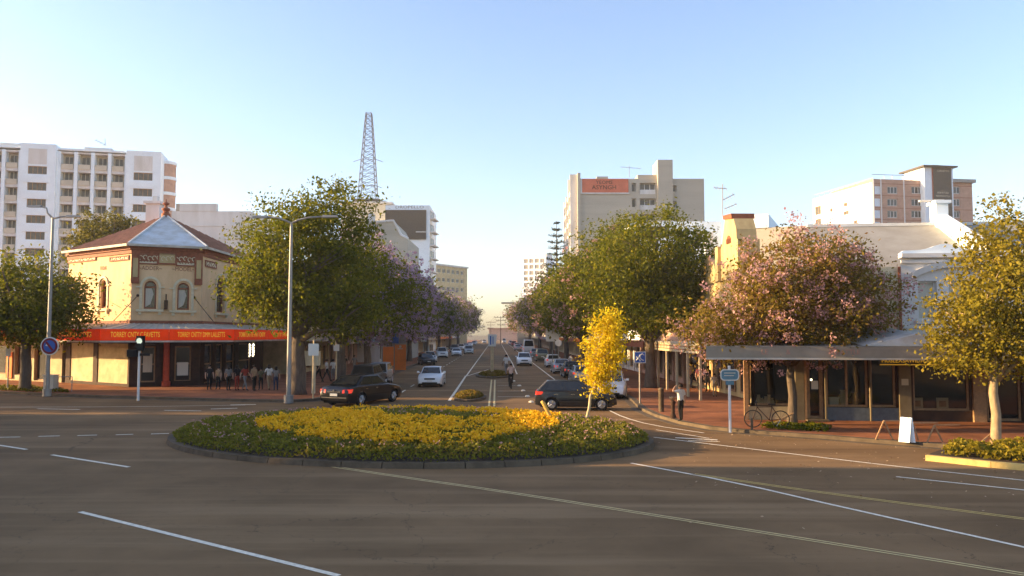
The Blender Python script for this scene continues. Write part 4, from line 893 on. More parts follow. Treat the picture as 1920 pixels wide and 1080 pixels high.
text('LE', F, rfa(1434), 3.14, ap + .005, .28, 'faded_red', rs); text('&', F, rfa(1478), 3.14, ap + .005, .28, 'faded_red', rs); text('TATTLE', F, rfa(1590), 3.14, ap + .005, .26, 'faded_red', rs)
# things on show in the windows
def jar(u, z, n, s, m_, label, name='vase', cat='vase'):
    m = MB(); c = F.p(u, z, n); m.lathe([(.10 * s, 0), (.17 * s, .12 * s), (.19 * s, .28 * s), (.10 * s, .44 * s), (.07 * s, .52 * s), (.10 * s, .58 * s)], c, seg=12); single(m, name, label, cat, m_, c, smooth=True, angle=50)
for k, (h, d) in enumerate(((0, .35), (2, .5), (3, .5), (4, .5))):
    hh = front[h]; m = MB(); m.fb(F, hh[0] + .1, hh[1] - .1, .16, hh[2] - .02, -.9, -.3); m.build('display_plinth', 'timber', rs)
m = MB(); c = F.p(ru(1567), .72, -.5); m.bx(c.x - .2, c.x + .2, c.y - .15, c.y + .15, .72, 1.05); m.bx(c.x - .23, c.x + .23, c.y - .18, c.y + .18, 1.05, 1.1); single(m, 'planter_box', 'small pale planter box in the window beside the shop door', 'planter', 'plate', c)
jar(ru(1586), .72, -.5, 1.2, 'cloth_cream', 'tall pale vase in the window over the blue tiles'); jar(ru(1608), .72, -.55, 1.0, 'timber', 'brown pot standing in the shop window over the blue tiles')
for x, lb in ((1724, 'pale framed picture leaning in the far shop window, nearer the poster pier'), (1772, 'pale framed picture leaning in the far shop window, nearer the yellow tree')):
    m = MB(); u = ru(x); m.fb(F, u - .24, u + .24, .62, 1.12, -.36, -.31); m.fb(F, u - .14, u + .14, .74, 1.0, -.309, -.30, 1); single(m, 'picture_frame', lb, 'picture', ['cloth_cream', 'timber'], F.p(u, .6, -.3))
for k in range(7): jar(ru(1412 + k * 6.5), .73, -.35, .55 + .12 * (k % 3), 'cloth_cream', ('first', 'second', 'third', 'fourth', 'fifth', 'sixth', 'last')[k] + ' small pale bottle from the left in the window above the cream panel', 'bottle', 'bottle')
for o in bpy.data.objects:
    if o.name.startswith('bottle'): o['group'] = 'bottles in the corner shop window'

# ------------------------------------------------------------------ old yellow parapet building and main-street shops (right)
def street_face(side, Y0, Y1, lat):
    a, b = ST(lat, Y0), ST(lat, Y1)
    return Fr(b, a - b) if side > 0 else Fr(a, b - a)
yb = thing('yellow_parapet_building', 'old yellow building with tall arched parapet lit by the sun', 'building', tuple(ST(14.2, 48)))
F = street_face(1, 44.5, 60, 14.6); w = F.O and (ST(14.6, 44.5) - ST(14.6, 60)).length
def yu(x): return F.on(x, 560)[0]
a0, a1 = F.on(1352, 480)[0], F.on(1390, 480)[0]
block(yb, F, 0, w, 0, 7.2, 10, [(2, 3.4, 4.4, 6.2), (5, 6.4, 4.4, 6.2)], 'church_wall')
for h in ((2, 3.4, 4.4, 6.2), (5, 6.4, 4.4, 6.2)): window(F, yb, *h, -.25, 1, 2, 'timber', 'glass_dark', .1)
ztp = F.on(1375, 405)[1]; zm = F.on(1375, 470)[1]
m = MB(); m.prism(F, [(a0, 7.2), (a1, 7.2), (a1, zm), (a1 - .5, zm + .3), (a1 - .6, ztp - .9), (a1 - 1.1, ztp - .2), (a0 + 1.3, ztp), (a0 + .75, ztp - 1.2), (a0 + .6, zm + .6), (a0, zm + .1)], -1.1, .1); m.build('parapet', 'church_wall', yb)
m = MB(); m.prism(F, [(a1 - 1.15, ztp - .2), (a0 + 1.25, ztp), (a0 + 1.2, ztp + .25), (a1 - 1.2, ztp + .12)], -1.2, .2); m.build('parapet_coping', 'brown_trim', yb)
um = (a0 + a1) / 2; m = MB(); m.prism(F, arch(um, .9, zm + .8, ztp - 1.6, .5), .105, .14); m.build('blind_arch', 'brown_trim', yb)
for k, (d0, d1) in enumerate(((-.9, .2), (.0, .35))): boxes(yb, 'parapet_pier', 'church_wall', F, [((a0 - .3, a0 + .3) if k == 0 else (a1 - .25, a1 + .3)) + (7.2, zm + .5, -1.0, .3)])
g0, g1 = F.on(1316, 540)[0], F.on(1346, 540)[0]; zg = F.on(1330, 483)[1]; m = MB(); m.prism(F, [(g0, 7.2), (g1, 7.2)] + [((g0 + g1) / 2 + (g1 - g0) / 2 * math.cos(t), 7.2 + (zg - 7.2) * math.sin(t)) for t in np.linspace(.25, math.pi - .25, 9)], -.8, .1); m.build('arched_gable', 'church_wall', yb)
awb = boxes(yb, 'awning_fascia', 'cloth_cream', F, [(0, w, 2.75, 3.3, 3.0, 3.08)]); boxes(yb, 'awning_roof', 'awning_tin', F, [(0, w, 3.31, 3.38, 0, 3.1)])
boxes(yb, 'fascia_stripe', 'brown_trim', F, [(0, w, 2.9, 2.95, 3.082, 3.09), (0, w, 3.1, 3.15, 3.082, 3.09)])
hs_ = [(1 + k * 3.0, 3.0 + k * 3.0, .4, 2.5) for k in range(5)]
for h in hs_: window(F, yb, *h, .02, 1, 1, 'timber', 'glass_dark', .12, 'shop_window')
for k in range(6): boxes(yb, 'awning_post', 'cloth_cream', F, [(.4 + k * 2.9, .55 + k * 2.9, .14, 2.75, 2.85, 2.98)])
COLS = ['shutter_cream', 'pink_brick', 'white_stain', 'tan_wall', 'cream_trim', 'concrete']
def terrace(side, Y0, Y1, lat, h, wm, label, aw_m, seed):
    r_ = random.Random(seed); F = street_face(side, Y0, Y1, lat); w = Y1 - Y0; t = thing('terrace_shop', label, 'building', tuple(ST(lat, (Y0 + Y1) / 2)), 0, 'shops along the main street')
    n = max(2, int(w / 3.4)); s_ = w / n; hs = [(s_ * k + .6, s_ * k + s_ - .6, .5, 2.7) for k in range(n)] + [(s_ * k + .9, s_ * k + s_ - .9, 4.6, 6.4) for k in range(n) if h > 7]
    block(t, F, 0, w, 0, h, 12, hs, wm)
    for hh in hs: window(F, t, *hh, -.25, 1 + (hh[2] < 1), 1 + (hh[2] > 1), 'timber', 'glass_dark', .1, 'shop_window' if hh[2] < 1 else 'window')
    ledge(t, 'awning_roof', 'awning_tin', F, .1, w - .1, 3.2, 3.3, 0, 3.0); ledge(t, 'awning_fascia', aw_m, F, .1, w - .1, 2.85, 3.35, 3.002, 3.08); ledge(t, 'cornice', 'white_stain', F, -.05, w + .02, h - .3, h + .15, -.3, .2)
    for k in range(n + 1): boxes(t, 'pier', wm, F, [(max(0.01, s_ * k - .25), min(w - .01, s_ * k + .25), .14, 2.85, .003, .1)])
AWM = ['cloth_cream', 'sign_teal', 'brown_trim', 'awning_tin', 'banner_orange', 'white_stain']
names_l = ['cream shop next up the street from the red awning', 'brick shop with teal awning behind the big left tree', 'pale shop with brown awning behind the orange banners', 'tan shop half way up the left pavement', 'cream shop with orange awning far up the left pavement', 'grey shop at the far end of the left pavement']
names_r = ['brick shop next up the street from the yellow parapet building', 'pale shop with brown awning behind the right parked cars', 'tan shop half way up the right pavement', 'cream shop far up the right pavement', 'grey shop at the far end of the right pavement']
Y0 = 75
for k, (d, h) in enumerate(((15, 8.4), (18, 7.6), (26, 9.4), (38, 8.8), (60, 10.5), (120, 9.5))): terrace(-1, Y0, Y0 + d - .2, -18.5 if k < 2 else -15.5, h, COLS[k], names_l[k], AWM[k], k); Y0 += d
Y0 = 60.3
for k, (d, h) in enumerate(((18, 8.2), (26, 9.0), (38, 10.2), (60, 11), (140, 10))): terrace(1, Y0, Y0 + d - .2, 14.4, h, COLS[(k + 1) % 6], names_r[k], AWM[(k + 2) % 6], k + 20); Y0 += d
# street end
t, F, w, zt = simple('brick_hall', 'low brown hall closing the far end of the street', 938, 990, 617, 560, 20, 'pink_brick'); block(t, F, -8, w + 10, 0, zt, 12, [], 'pink_brick'); ledge(t, 'roof', 'roof_red', F, -9, w + 11, zt, zt + .8, -13, 1)
# buildings beside the photographer that shade the near road (left, out of view)
for nm, lb, (x0, x1, y0, y1), h, wm in (('side_shop', 'two storey cream shop on the near left corner, outside the view', (-52, -32, 25.2, 39), 7.6, 'shutter_cream'), ('side_office', 'brick office block left of the camera, outside the view', (-54, -32, -30, 24.7), 12.5, 'pink_brick')):
    F = Fr((x1, y0, 0), (0, 1, 0)); t = thing(nm, lb, 'building', (x1, y0, 0)); w = y1 - y0
    hs = [(1 + k * 3.6, 3.2 + k * 3.6, z_, z_ + 1.7) for k in range(int(w / 3.6)) for z_ in ([1.0, 4.9] if h < 8 else [1.0, 4.6, 8.2])]; block(t, F, 0, w, 0, h, x1 - x0, hs, wm)
    for hh in hs: window(F, t, *hh, -.25, 2, 1)
    ledge(t, 'parapet', 'white_stain', F, -.1, w + .1, h, h + .4, -(x1 - x0), .12)
# ------------------------------------------------------------------ trees
def tz(px_h, Y): return px_h * Y / FPX
gl = 'street trees on the left of the main street'; gr = 'street trees on the right of the main street'
b = G(52, 733, .1)
tree('street_tree', 'dark green tree at the far left in front of the low shop', 'tree', (b.x - .2, b.y, .1), [(-.5, 0, 6.3, 3.9, 3.6, 2.6), (1.8, -.3, 5.3, 2.3, 2.4, 1.8), (-2.6, .3, 5.0, 2.6, 2.4, 1.7), (-.4, 0, 4.1, 2.6, 2.4, 1.2)], 330, 80, .22, 'leaf_green', (.34, 3.4), seed=3, csize=.95)
c = V(195, 440, 92); tree('background_tree', 'round green tree rising behind the brown roof', 'tree', (c.x, 92, 0), [(0, 0, 15.0, 3.1, 3, 2.9), (2.0, 0, 15.6, 1.9, 2, 2.2), (-2.2, 0, 13.6, 2, 2, 2), (0, 0, 10.5, 2.6, 2.6, 3)], 260, 40, .36, 'leaf_dark', (.35, 7), seed=4, csize=1.1)
b = ST(-11.7, 50.5)
tree('street_tree', 'largest tree on the left, bright green, over the two armed lamp post', 'tree', (-13.2, 49.6, .1),
     [(-.7, .3, 9.0, 2.9, 3.4, 3.0), (1.9, 1.0, 10.4, 2.4, 2.6, 2.9), (-1.9, -.2, 6.8, 2.2, 2.6, 2.0), (2.6, .5, 7.0, 3.0, 3.0, 2.4), (-.6, -1.0, 5.6, 3.0, 2.8, 1.6), (3.0, 0, 4.9, 2.4, 2.4, 1.2)], 620, 80, .20, 'leaf_green', (.42, 3.6), seed=5, csize=.95, nlimb=14)
tree('street_tree', 'dark green tree behind the largest left tree with a few mauve flowers', 'tree', (-13.0, 61, .1),
     [(1.0, 0, 8.2, 3.4, 3.6, 3.0), (3.4, 0, 6.3, 2.7, 3, 2.1), (-1.5, 0, 6.5, 3, 3, 2.2), (1.6, -.5, 4.7, 3, 3, 1.1)], 420, 66, .22, 'leaf_green', (.36, 3.0), blossom='blossom_purple', bfrac=.42, seed=6, csize=.95, group=gl)
tree('jacaranda_tree', 'mauve flowering tree below the dark billboard', 'tree', (ST(-11.6, 74).x, 74, .1), [(0, 0, 8.6, 3.9, 4, 3.2), (3.2, 0, 7.0, 2.7, 3, 2.4), (-2.8, 0, 7, 3, 3, 2.4), (1, 0, 5.2, 3.6, 3.6, 1.4)], 420, 40, .30, 'leaf_green', (.34, 3.2), blossom='blossom_purple', bfrac=.95, bleaf=.22, bper=1.2, seed=7, csize=1.05, group=gl)
def proto_j(seed, bf, lm='leaf_green', bl='blossom_purple'):
    return tree('jacaranda_tree', 'x', 'tree', (0, 0, 0), [(0, 0, 8.4, 4.0, 4, 3.0), (2.8, .5, 6.9, 2.6, 3, 2.2), (-2.6, -.5, 6.9, 2.8, 3, 2.2), (0, 0, 5.1, 3.7, 3.7, 1.3)], 340, 30, .36, lm, (.33, 3.1), blossom=bl, bfrac=bf, bleaf=.25, bper=.8, seed=seed, csize=1.15)
pj = [proto_j(41, .85), proto_j(42, .35, 'leaf_dark'), proto_j(43, .30, 'leaf_dark', 'blossom_pink')]
used = [False] * 3
def place_tree(k, loc, rz, s, label, group):
    o = pj[k] if not used[k] else copy_tree(pj[k]); used[k] = True
    o.location = loc; o.rotation_euler = (0, 0, rz); o.scale = (s, s, s); o['label'] = label; o['group'] = group
for i, (Y, k, s, lb) in enumerate(((91, 0, .98, 'mauve tree second up the left pavement after the billboard tree'), (112, 1, 1.0, 'dark mauve tree third up the left pavement'), (138, 0, 1.02, 'mauve tree fourth up the left pavement'), (170, 1, 1.05, 'dark mauve tree below the cream block'), (210, 0, 1.15, 'mauve tree fifth from last on the left pavement'), (255, 1, 1.35, 'last big tree against the bright sky on the left of the street'), (320, 1, 1.4, 'hazy tree near the far end of the left pavement'))):
    place_tree(k, ST(-11.8, Y) + Z * .1, i * 1.3, s, lb, gl)
tree('street_tree', 'big green tree on the right pavement in front of the white flat roofed building', 'tree', (ST(11.0, 56).x, 56, .1),
     [(.6, 0, 9.2, 3.2, 3.2, 3.0), (3.0, 0, 8.6, 2.0, 2.6, 2.6), (-2.0, 0, 7.6, 2.8, 3, 2.6), (2.6, 0, 6.3, 2.4, 2.6, 2.0), (-.4, -.4, 5.3, 3.4, 3.2, 1.6)], 520, 78, .21, 'leaf_green', (.36, 3.4), seed=12, csize=.95, nlimb=12, group=gr)
tree('street_tree', 'tall dark green tree with pink tips beside the concrete block', 'tree', (ST(10.6, 71).x, 71, .1),
     [(0, 0, 10.0, 3.3, 3.4, 3.4), (1.0, 0, 12.4, 1.6, 1.8, 1.9), (-2.8, 0, 8.0, 2.7, 3, 2.7), (2.8, 0, 8, 2.6, 3, 2.6), (-.6, 0, 5.4, 4.0, 3.4, 1.5)], 520, 66, .23, 'leaf_green', (.36, 3.4), blossom='blossom_pink', bfrac=.14, bleaf=.2, seed=13, csize=1.0, group=gr)
tree('street_tree', 'pink tipped tree third along the right pavement', 'tree', (ST(10.2, 92).x, 92, .1),
     [(0, 0, 9.4, 3.8, 4, 3.4), (-2.6, 0, 7.2, 3, 3, 2.6), (2.8, 0, 8, 2.8, 3, 2.6), (-.6, 0, 5.2, 4.0, 3.4, 1.5)], 420, 40, .34, 'leaf_green', (.36, 3.4), blossom='blossom_pink', bfrac=.32, bleaf=.26, seed=14, csize=1.1, group=gr)
for i, (Y, k, s, lb) in enumerate(((118, 2, 1.1, 'dark tree below the tall pine on the right pavement'), (150, 1, 1.15, 'dark tree just beyond the pine on the right pavement'), (190, 2, 1.2, 'pinkish tree far along the right pavement'), (245, 1, 1.35, 'rounded dark tree near the far end of the right pavement'), (310, 2, 1.4, 'hazy last tree on the right pavement'))):
    place_tree(k, ST(10.6, Y) + Z * .1, i * 1.7 + .5, s, lb, gr)
def pine():
    Y = 132; x = V(1044, 500, Y).x; H = V(1044, 414, Y).z; t = thing('pine_tree', 'tall tiered pine standing above the trees on the right', 'tree', (x, Y, 0)); BASE[t.name] = Vector()
    m = MB(); m.tube([(0, 0, 0), (0, 0, H * .5), (0, 0, H)], [.4, .22, .04], 8); m.build('trunk', 'bark', t); P, Nn, lb = [], [], MB(); rng = np.random.default_rng(9)
    z = 5.0
    while z < H - .3:
        f = (z - 5) / (H - 5); rr = 4.6 * (1 - f) ** .85 + .28; nb = 9 if f < .6 else 6
        for k in range(nb):
            a = 2 * math.pi * (k + rng.random() * .5) / nb; L = rr * (.8 + .3 * rng.random()); e = Vector((math.cos(a) * L, math.sin(a) * L, z + L * .22 - .1)); lb.tube([(0, 0, z), e], [.05, .015], 4)
            for q in range(int(16 + 50 * (1 - f))):
                g_ = rng.random() ** .7; c = Vector((0, 0, z)).lerp(e, g_); P.append(tuple(np.array(c) + rng.normal(size=3) * (.12 + .22 * (1 - f)) * np.array([1, 1, .5]))); Nn.append((0, 0, .5))
        z += .55 + .65 * f if f > .45 else .6
    lb.build('limbs', 'bark', t); cr = bpy.data.objects.new('crown', leaf_mesh('crown', np.array(P), np.array(Nn), .36, rng, .35, mats='leaf_conifer')); COL.objects.link(cr); cr.parent = t
pine()
b = G(1491, 806)
tree('crepe_myrtle_tree', 'wide pink blossoming tree in front of the corner shops', 'tree', (b.x + .1, b.y + .6, .14),
     [(.5, 0, 6.2, 2.6, 2.4, 1.8), (2.5, .2, 5.4, 2.0, 2.0, 1.6), (-1.3, -.2, 5.0, 1.9, 2, 1.5), (-3.3, -.3, 3.8, 1.45, 1.6, 1.0), (1.0, -.6, 4.0, 2.6, 2.0, 1.2), (-1.5, -.4, 3.5, 1.9, 1.8, 1.0)], 560, 64, .135, 'leaf_olive', (.17, 2.6), blossom='blossom_pink', bfrac=.52, bleaf=.085, bper=.9, seed=15, csize=.62, nlimb=12)
b = G(1868, 840)
tree('street_tree', 'sunlit yellow green tree with pale trunk at the right edge', 'tree', (b.x, b.y, .1),
     [(.5, 0, 6.8, 1.1, 1.3, 1.5), (.2, 0, 5.2, 1.7, 1.8, 1.5), (-.7, 0, 4.0, 1.5, 1.6, 1.1), (1.3, 0, 4.2, 1.6, 1.7, 1.4), (-1.4, -.1, 3.1, .9, 1.0, .65), (.6, 0, 3.1, 1.7, 1.6, .7)], 400, 64, .11, 'leaf_gold', (.15, 2.3), 'bark_pale', seed=16, csize=.5, nlimb=10, shell=.35, aspect=.7)
# street trees and a shop row farther left along the cross street (out of view, they shade the near road)
for k, (x, y) in enumerate(((-46, 45), (-57, 49))):
    o = copy_tree(pj[1]); o.location = (x, y, 0); o.scale = (.85,) * 3; o['label'] = ('street tree in the cross street left of the view, nearer one', 'street tree in the cross street left of the view, farther one')[k]; o['group'] = 'cross street trees outside the view'

# ------------------------------------------------------------------ planting beds on the right, verge on the left, fallen leaves
def bed_poly(name, label, pts, h, lm, n, seed, size=.1, rim=.0):
    rng = np.random.default_rng(seed); xs = [p.x for p in pts]; ys = [p.y for p in pts]; P, Nn = [], []
    def inside(x, y):
        c = False
        for i in range(len(pts)):
            a, b = pts[i], pts[i - 1]
            if (a.y > y) != (b.y > y) and x < (b.x - a.x) * (y - a.y) / (b.y - a.y) + a.x: c = not c
        return c
    while len(P) < n:
        x, y = rng.uniform(min(xs), max(xs)), rng.uniform(min(ys), max(ys))
        if not inside(x, y): continue
        t_ = .55 + .45 * math.sin(x * 4.1 + 2 * math.sin(y * 2.7)) * math.sin(y * 3.9 + x)
        P.append((x, y, .16 + h * t_ * (1 - rng.random() ** 2.5))); Nn.append((0, 0, .6))
    return bed(name, P, Nn, size, lm, label, 'shrubs', seed)
ky = [G(1738, 863), G(1790, 868.5), G(1860, 876), G(1925, 882), G(2080, 896)]; kb = [G(2080, 862), G(1900, 850), G(1815, 846), G(1765, 850), G(1745, 857)]
m = MB(); m.slab([p + Vector((0, 0, 0)) for p in ky] + kb, -.05, .12); gb = tag(m.build('garden_bed', 'soil'), kind='structure')
m = MB()
for a, b_ in zip(ky, ky[1:]):
    d = (b_ - a).normalized(); q = Vector((-d.y, d.x, 0)); q = q if q.y > 0 else -q; m.hexa([a - Z * .05 - q * .12, b_ - Z * .05 - q * .12, b_ - Z * .05 + q * .06, a - Z * .05 + q * .06], [a + Z * .17 - q * .12, b_ + Z * .17 - q * .12, b_ + Z * .17 + q * .06, a + Z * .17 + q * .06])
m.build('kerb', 'kerb_yellow', gb)
bed_poly('bed_shrubs', 'low shrubs at the foot of the sunlit yellow green tree', [G(1765, 861), G(1925, 878), G(2080, 893), G(2080, 864), G(1900, 852), G(1800, 849)], .42, 'leaf_gold', 6500, 51, .11)
bed_poly('verge_plants', 'low green plants around the foot of the pink tree', [G(1425, 810), G(1545, 818), G(1560, 812), G(1520, 803), G(1440, 803)], .16, 'leaf_green', 2600, 52, .09)
bed_poly('verge_plants', 'dark low planting around the far left tree', [G(-40, 735), G(60, 739), G(130, 741), G(125, 737), G(60, 731), G(-40, 729)], .18, 'leaf_dark', 3000, 53, .14)
rng = np.random.default_rng(77); P = []
while len(P) < 420:
    x, y = rng.uniform(1190, 1920), 800 + rng.exponential(38)
    if y < 812 or y > 1000 or rng.random() < (x < 1300) * .5: continue
    p = G(x, y); P.append((p.x, p.y, .018))
P = [p for p in P if p[1] < 40 and not (p[0] < 4.6 and p[1] > 23)]
bed('fallen_leaves', P, np.tile((0, 0, 3.), (len(P), 1)), .06, 'litter', 'dry leaves scattered over the sunlit road', 'leaves', 78)

# ------------------------------------------------------------------ cars
def tab(T, y):
    for (a, za), (b_, zb) in zip(T, T[1:]):
        if y <= b_: return za + (zb - za) * max(0, (y - a)) / (b_ - a)
    return T[-1][1]
KINDS_ = {
 'sedan': dict(L=4.75, W=1.82, ax=(-1.38, 1.42), top=[(-2.375, .60), (-2.33, .80), (-2.2, .93), (-1.55, .98), (.95, .96), (1.6, .88), (2.15, .76), (2.31, .66), (2.375, .50)], gh=(-1.72, 1.12, -.98, .30, 1.44)),
 'hatch': dict(L=4.1, W=1.74, ax=(-1.22, 1.28), top=[(-2.05, .60), (-2.02, .85), (-1.95, .98), (-1.6, .99), (.75, .98), (1.4, .90), (1.85, .78), (1.99, .66), (2.05, .50)], gh=(-1.96, 1.05, -1.45, .15, 1.50)),
 'suv': dict(L=4.6, W=1.86, ax=(-1.32, 1.38), top=[(-2.3, .62), (-2.27, .95), (-2.2, 1.08), (-1.6, 1.10), (.85, 1.09), (1.5, 1.03), (2.1, .92), (2.25, .78), (2.3, .55)], gh=(-2.2, 1.05, -1.95, .35, 1.74)),
 'van': dict(L=5.0, W=1.95, ax=(-1.5, 1.55), top=[(-2.5, .7), (-2.48, 1.1), (-2.4, 1.2), (1.4, 1.2), (2.2, 1.08), (2.42, .9), (2.5, .6)], gh=(-2.42, 1.95, -2.34, 1.1, 2.3)),
}
def paint(name, col, metal=.2):
    k = 'carpaint_' + name
    if k not in MATS: mat(k, col, .3, metal, coat=.3, spec=.4)
    return MATS[k]
def car_proto(kind):
    K = KINDS_[kind]; L, Wd, H = K['L'], K['W'], K['gh'][4]; hw = Wd / 2; wr = .315 if kind != 'suv' else .36
    t = thing('car', 'x', 'car'); BASE[t.name] = Vector(); pm_ = paint('proto', (.5, .5, .5)); ax = K['ax']; ar = wr + .06
    ys = set(np.linspace(-L / 2, L / 2, 15).round(3)) | {y for y, _ in K['top']}
    for a in ax: ys |= {round(a + ar * math.cos(q), 3) for q in np.linspace(0, math.pi, 9)} | {round(a - ar - .01, 3), round(a + ar + .01, 3)}
    ys = sorted(y for y in ys if -L / 2 <= y <= L / 2); rows = []
    for y in ys:
        e = min(y + L / 2, L / 2 - y); s_ = min(1, e / .7); w_ = hw * (.84 + .16 * (1 - (1 - s_) ** 2.4)); zt_ = tab(K['top'], y); zb = .21 + .09 * (1 - min(1, e / .3))
        for a in ax:
            if abs(y - a) < ar: zb = max(zb, wr + math.sqrt(max(0, ar * ar - (y - a) ** 2)))
        z1 = max(.44, zb + .01); z2 = max(.66, zb + .03); z2 = min(z2, zt_ - .06); z1 = min(z1, z2 - .02); zb_ = min(zb, z1 - .01)
        half = [(w_ * .95, zb_), (w_, z1), (w_ * .992, z2), (w_ * .955, zt_ - .045), (w_ * .86, zt_), (w_ * .5, zt_ + .022), (0, zt_ + .03)]
        rows.append([(x, z) for x, z in half] + [(-x, z) for x, z in reversed(half[:-1])])
    m = MB(); n = len(rows[0])
    for y, r_ in zip(ys, rows): m.v += [Vector((x, y, z)) for x, z in r_]
    for i in range(len(ys) - 1):
        for j in range(n - 1): m.f.append([i * n + j, i * n + j + 1, (i + 1) * n + j + 1, (i + 1) * n + j]); m.m.append(0)
    m.f.append(list(range(n))[::-1]); m.f.append([(len(ys) - 1) * n + j for j in range(n)]); m.m += [0, 0]
    rb, fb_, rt, ft, hh = K['gh']; zb = tab(K['top'], 0) + .005; wb, wt = hw * .885, hw * .70
    zr_, zf_ = tab(K['top'], rb) - .02, tab(K['top'], fb_) - .02
    B_4 = [Vector((-wb, rb, zr_)), Vector((wb, rb, zr_)), Vector((wb * .97, fb_, zf_)), Vector((-wb * .97, fb_, zf_))]; T_4 = [Vector((-wt, rt, hh - .035)), Vector((wt, rt, hh - .035)), Vector((wt, ft, hh - .03)), Vector((-wt, ft, hh - .03))]
    body = m.build('body', [pm_], t, True, 32)
    g_ = MB(); i = len(g_.v); g_.v += B_4 + T_4 + [Vector((0, rt + .05, hh)), Vector((0, ft - .08, hh + .005))]
    for q in ((0, 1, 5, 4), (1, 2, 6, 5), (2, 3, 7, 6), (3, 0, 4, 7), (4, 5, 8), (5, 6, 9, 8), (6, 7, 9), (7, 4, 8, 9)): g_.f.append(list(q)); g_.m.append(0)
    cab = g_.build('cabin', [pm_], t, True, 25); bv = cab.modifiers.new('bevel', 'BEVEL'); bv.width = .035; bv.segments = 2
    def pane(name, a, b_, c, d, u0, u1, v0, v1, off=.012, mm='glass_dark'):
        def q(u, v): return a.lerp(b_, u).lerp(d.lerp(c, u), v)
        nrm = (b_ - a).cross(d - a).normalized(); ce = q(.5, .5)
        if nrm.dot(ce - Vector((0, 0, .8))) < 0: nrm = -nrm
        p4 = [q(u0, v0), q(u1, v0), q(u1, v1), q(u0, v1)]; mm_ = MB(); mm_.hexa([p - nrm * .02 for p in p4], [p + nrm * off for p in p4]); return mm_.build(name, mm, t)
    pane('rear_window', B_4[0], B_4[1], T_4[1], T_4[0], .07, .93, .16 if kind == 'sedan' else .1, .90); pane('windscreen', B_4[3], B_4[2], T_4[2], T_4[3], .05, .95, .08, .93)
    for s_, (a, b_, c, d) in ((1, (B_4[1], B_4[2], T_4[2], T_4[1])), (-1, (B_4[0], B_4[3], T_4[3], T_4[0]))):
        for u0, u1 in (((.10, .46), (.49, .88)) if kind in ('sedan', 'hatch') else ((.04, .27), (.30, .56), (.59, .90)) if kind == 'suv' else ((.66, .92), (.40, .62))): pane('side_window', a, b_, c, d, u0, u1, .16, .88)
    m = MB(); m.bx(-hw + .16, hw - .16, -L / 2 + .25, L / 2 - .25, .17, .62); m.build('underbody', 'black', t)
    for y in ax:
        for sx in (-1, 1):
            c = (sx * (hw - .125), y, wr); m = MB(); m.lathe([(wr * .6, -.1), (wr * .92, -.1), (wr, -.07), (wr, .07), (wr * .92, .1), (wr * .6, .1)], c, 'X', 18); wh = m.build('wheel', 'rubber', t, True, 40)
            m = MB(); m.lathe([(wr * .66, -.02), (wr * .66, .0), (wr * .58, .02)], (sx * (hw - .03) - .0, y, wr), 'X', 14)
            for k in range(5):
                a = 2 * math.pi * k / 5; d = Vector((0, math.cos(a), math.sin(a))); o_ = Vector((sx * (hw - .012), y, wr)); m.tube([o_, o_ + d * wr * .62], [.05, .035], 4)
            m.build('rim', 'alloy', wh)
    zl = tab(K['top'], L / 2 - .25)
    for sx in (-1, 1):
        x0, x1 = hw * .50, hw * .90; f = L / 2
        m = MB(); m.hexa([(sx * x0, f - .1, zl - .20), (sx * x1, f - .28, zl - .19), (sx * x1, f - .42, zl - .19), (sx * x0, f - .3, zl - .2)], [(sx * x0, f - .085, zl - .06), (sx * x1 * 1.02, f - .27, zl - .04), (sx * x1 * 1.02, f - .45, zl - .04), (sx * x0, f - .3, zl - .06)])
        m.build('headlight', 'lens_clear', t)
        zr2 = tab(K['top'], -L / 2 + .12) if kind == 'sedan' else 1.0; x0, x1 = hw * .52 if kind == 'sedan' else hw * .72, hw * .92
        m = MB(); m.hexa([(sx * x0, -f - .012, zr2 - .22), (sx * x1, -f + .07, zr2 - .22), (sx * x1 * 1.02, -f + .4, zr2 - .2), (sx * x0, -f + .3, zr2 - .22)], [(sx * x0, -f + .03, zr2 - .06), (sx * x1, -f + .10, zr2 - .04), (sx * x1 * 1.02, -f + .38, zr2 - .05), (sx * x0, -f + .3, zr2 - .06)]); m.build('tail_light', 'lens_red', t)
        m = MB(); mx = sx * (hw + .07); my = fb_ - .32; mz = zf_ + .12; m.hexa([(mx - .09, my - .05, mz - .05), (mx + .09, my - .05, mz - .05), (mx + .07, my + .08, mz - .04), (mx - .09, my + .08, mz - .04)], [(mx - .08, my - .05, mz + .08), (mx + .08, my - .05, mz + .08), (mx + .05, my + .07, mz + .06), (mx - .08, my + .07, mz + .06)]); m.tube([(mx, my, mz), (sx * (hw - .1), my + .05, mz - .03)], .03, 5); m.build('mirror', [pm_], t)
        for yy in (-.15, -1.0): m = MB(); m.bx(sx * hw * .985 - .02, sx * hw * .985 + .02, yy - .1, yy + .1, .80 if kind != 'suv' else .92, .83 if kind != 'suv' else .95); m.build('door_handle', 'chrome', t)
        m = MB(); m.bx(sx * hw * .99 - .008, sx * hw * .99 + .008, ax[0] + ar + .12, ax[1] - ar - .1, .50, .55); m.build('door_moulding', 'black', t)
    m = MB(); m.bx(-hw * .42, hw * .42, L / 2 - .06, L / 2 + .012, zl - .20, zl - .09); m.build('grille', 'black', t); m = MB(); m.bx(-hw * .6, hw * .6, L / 2 - .05, L / 2 + .01, .27, .38); m.build('air_intake', 'black', t)
    m = MB(); m.bx(-.19, .19, L / 2 - .02, L / 2 + .022, .41, .52); m.build('number_plate', 'plate', t); zq = .52 if kind == 'sedan' else .62
    m = MB(); m.bx(-.2, .2, -L / 2 - .022, -L / 2 + .02, zq, zq + .12); m.build('number_plate', 'plate', t)
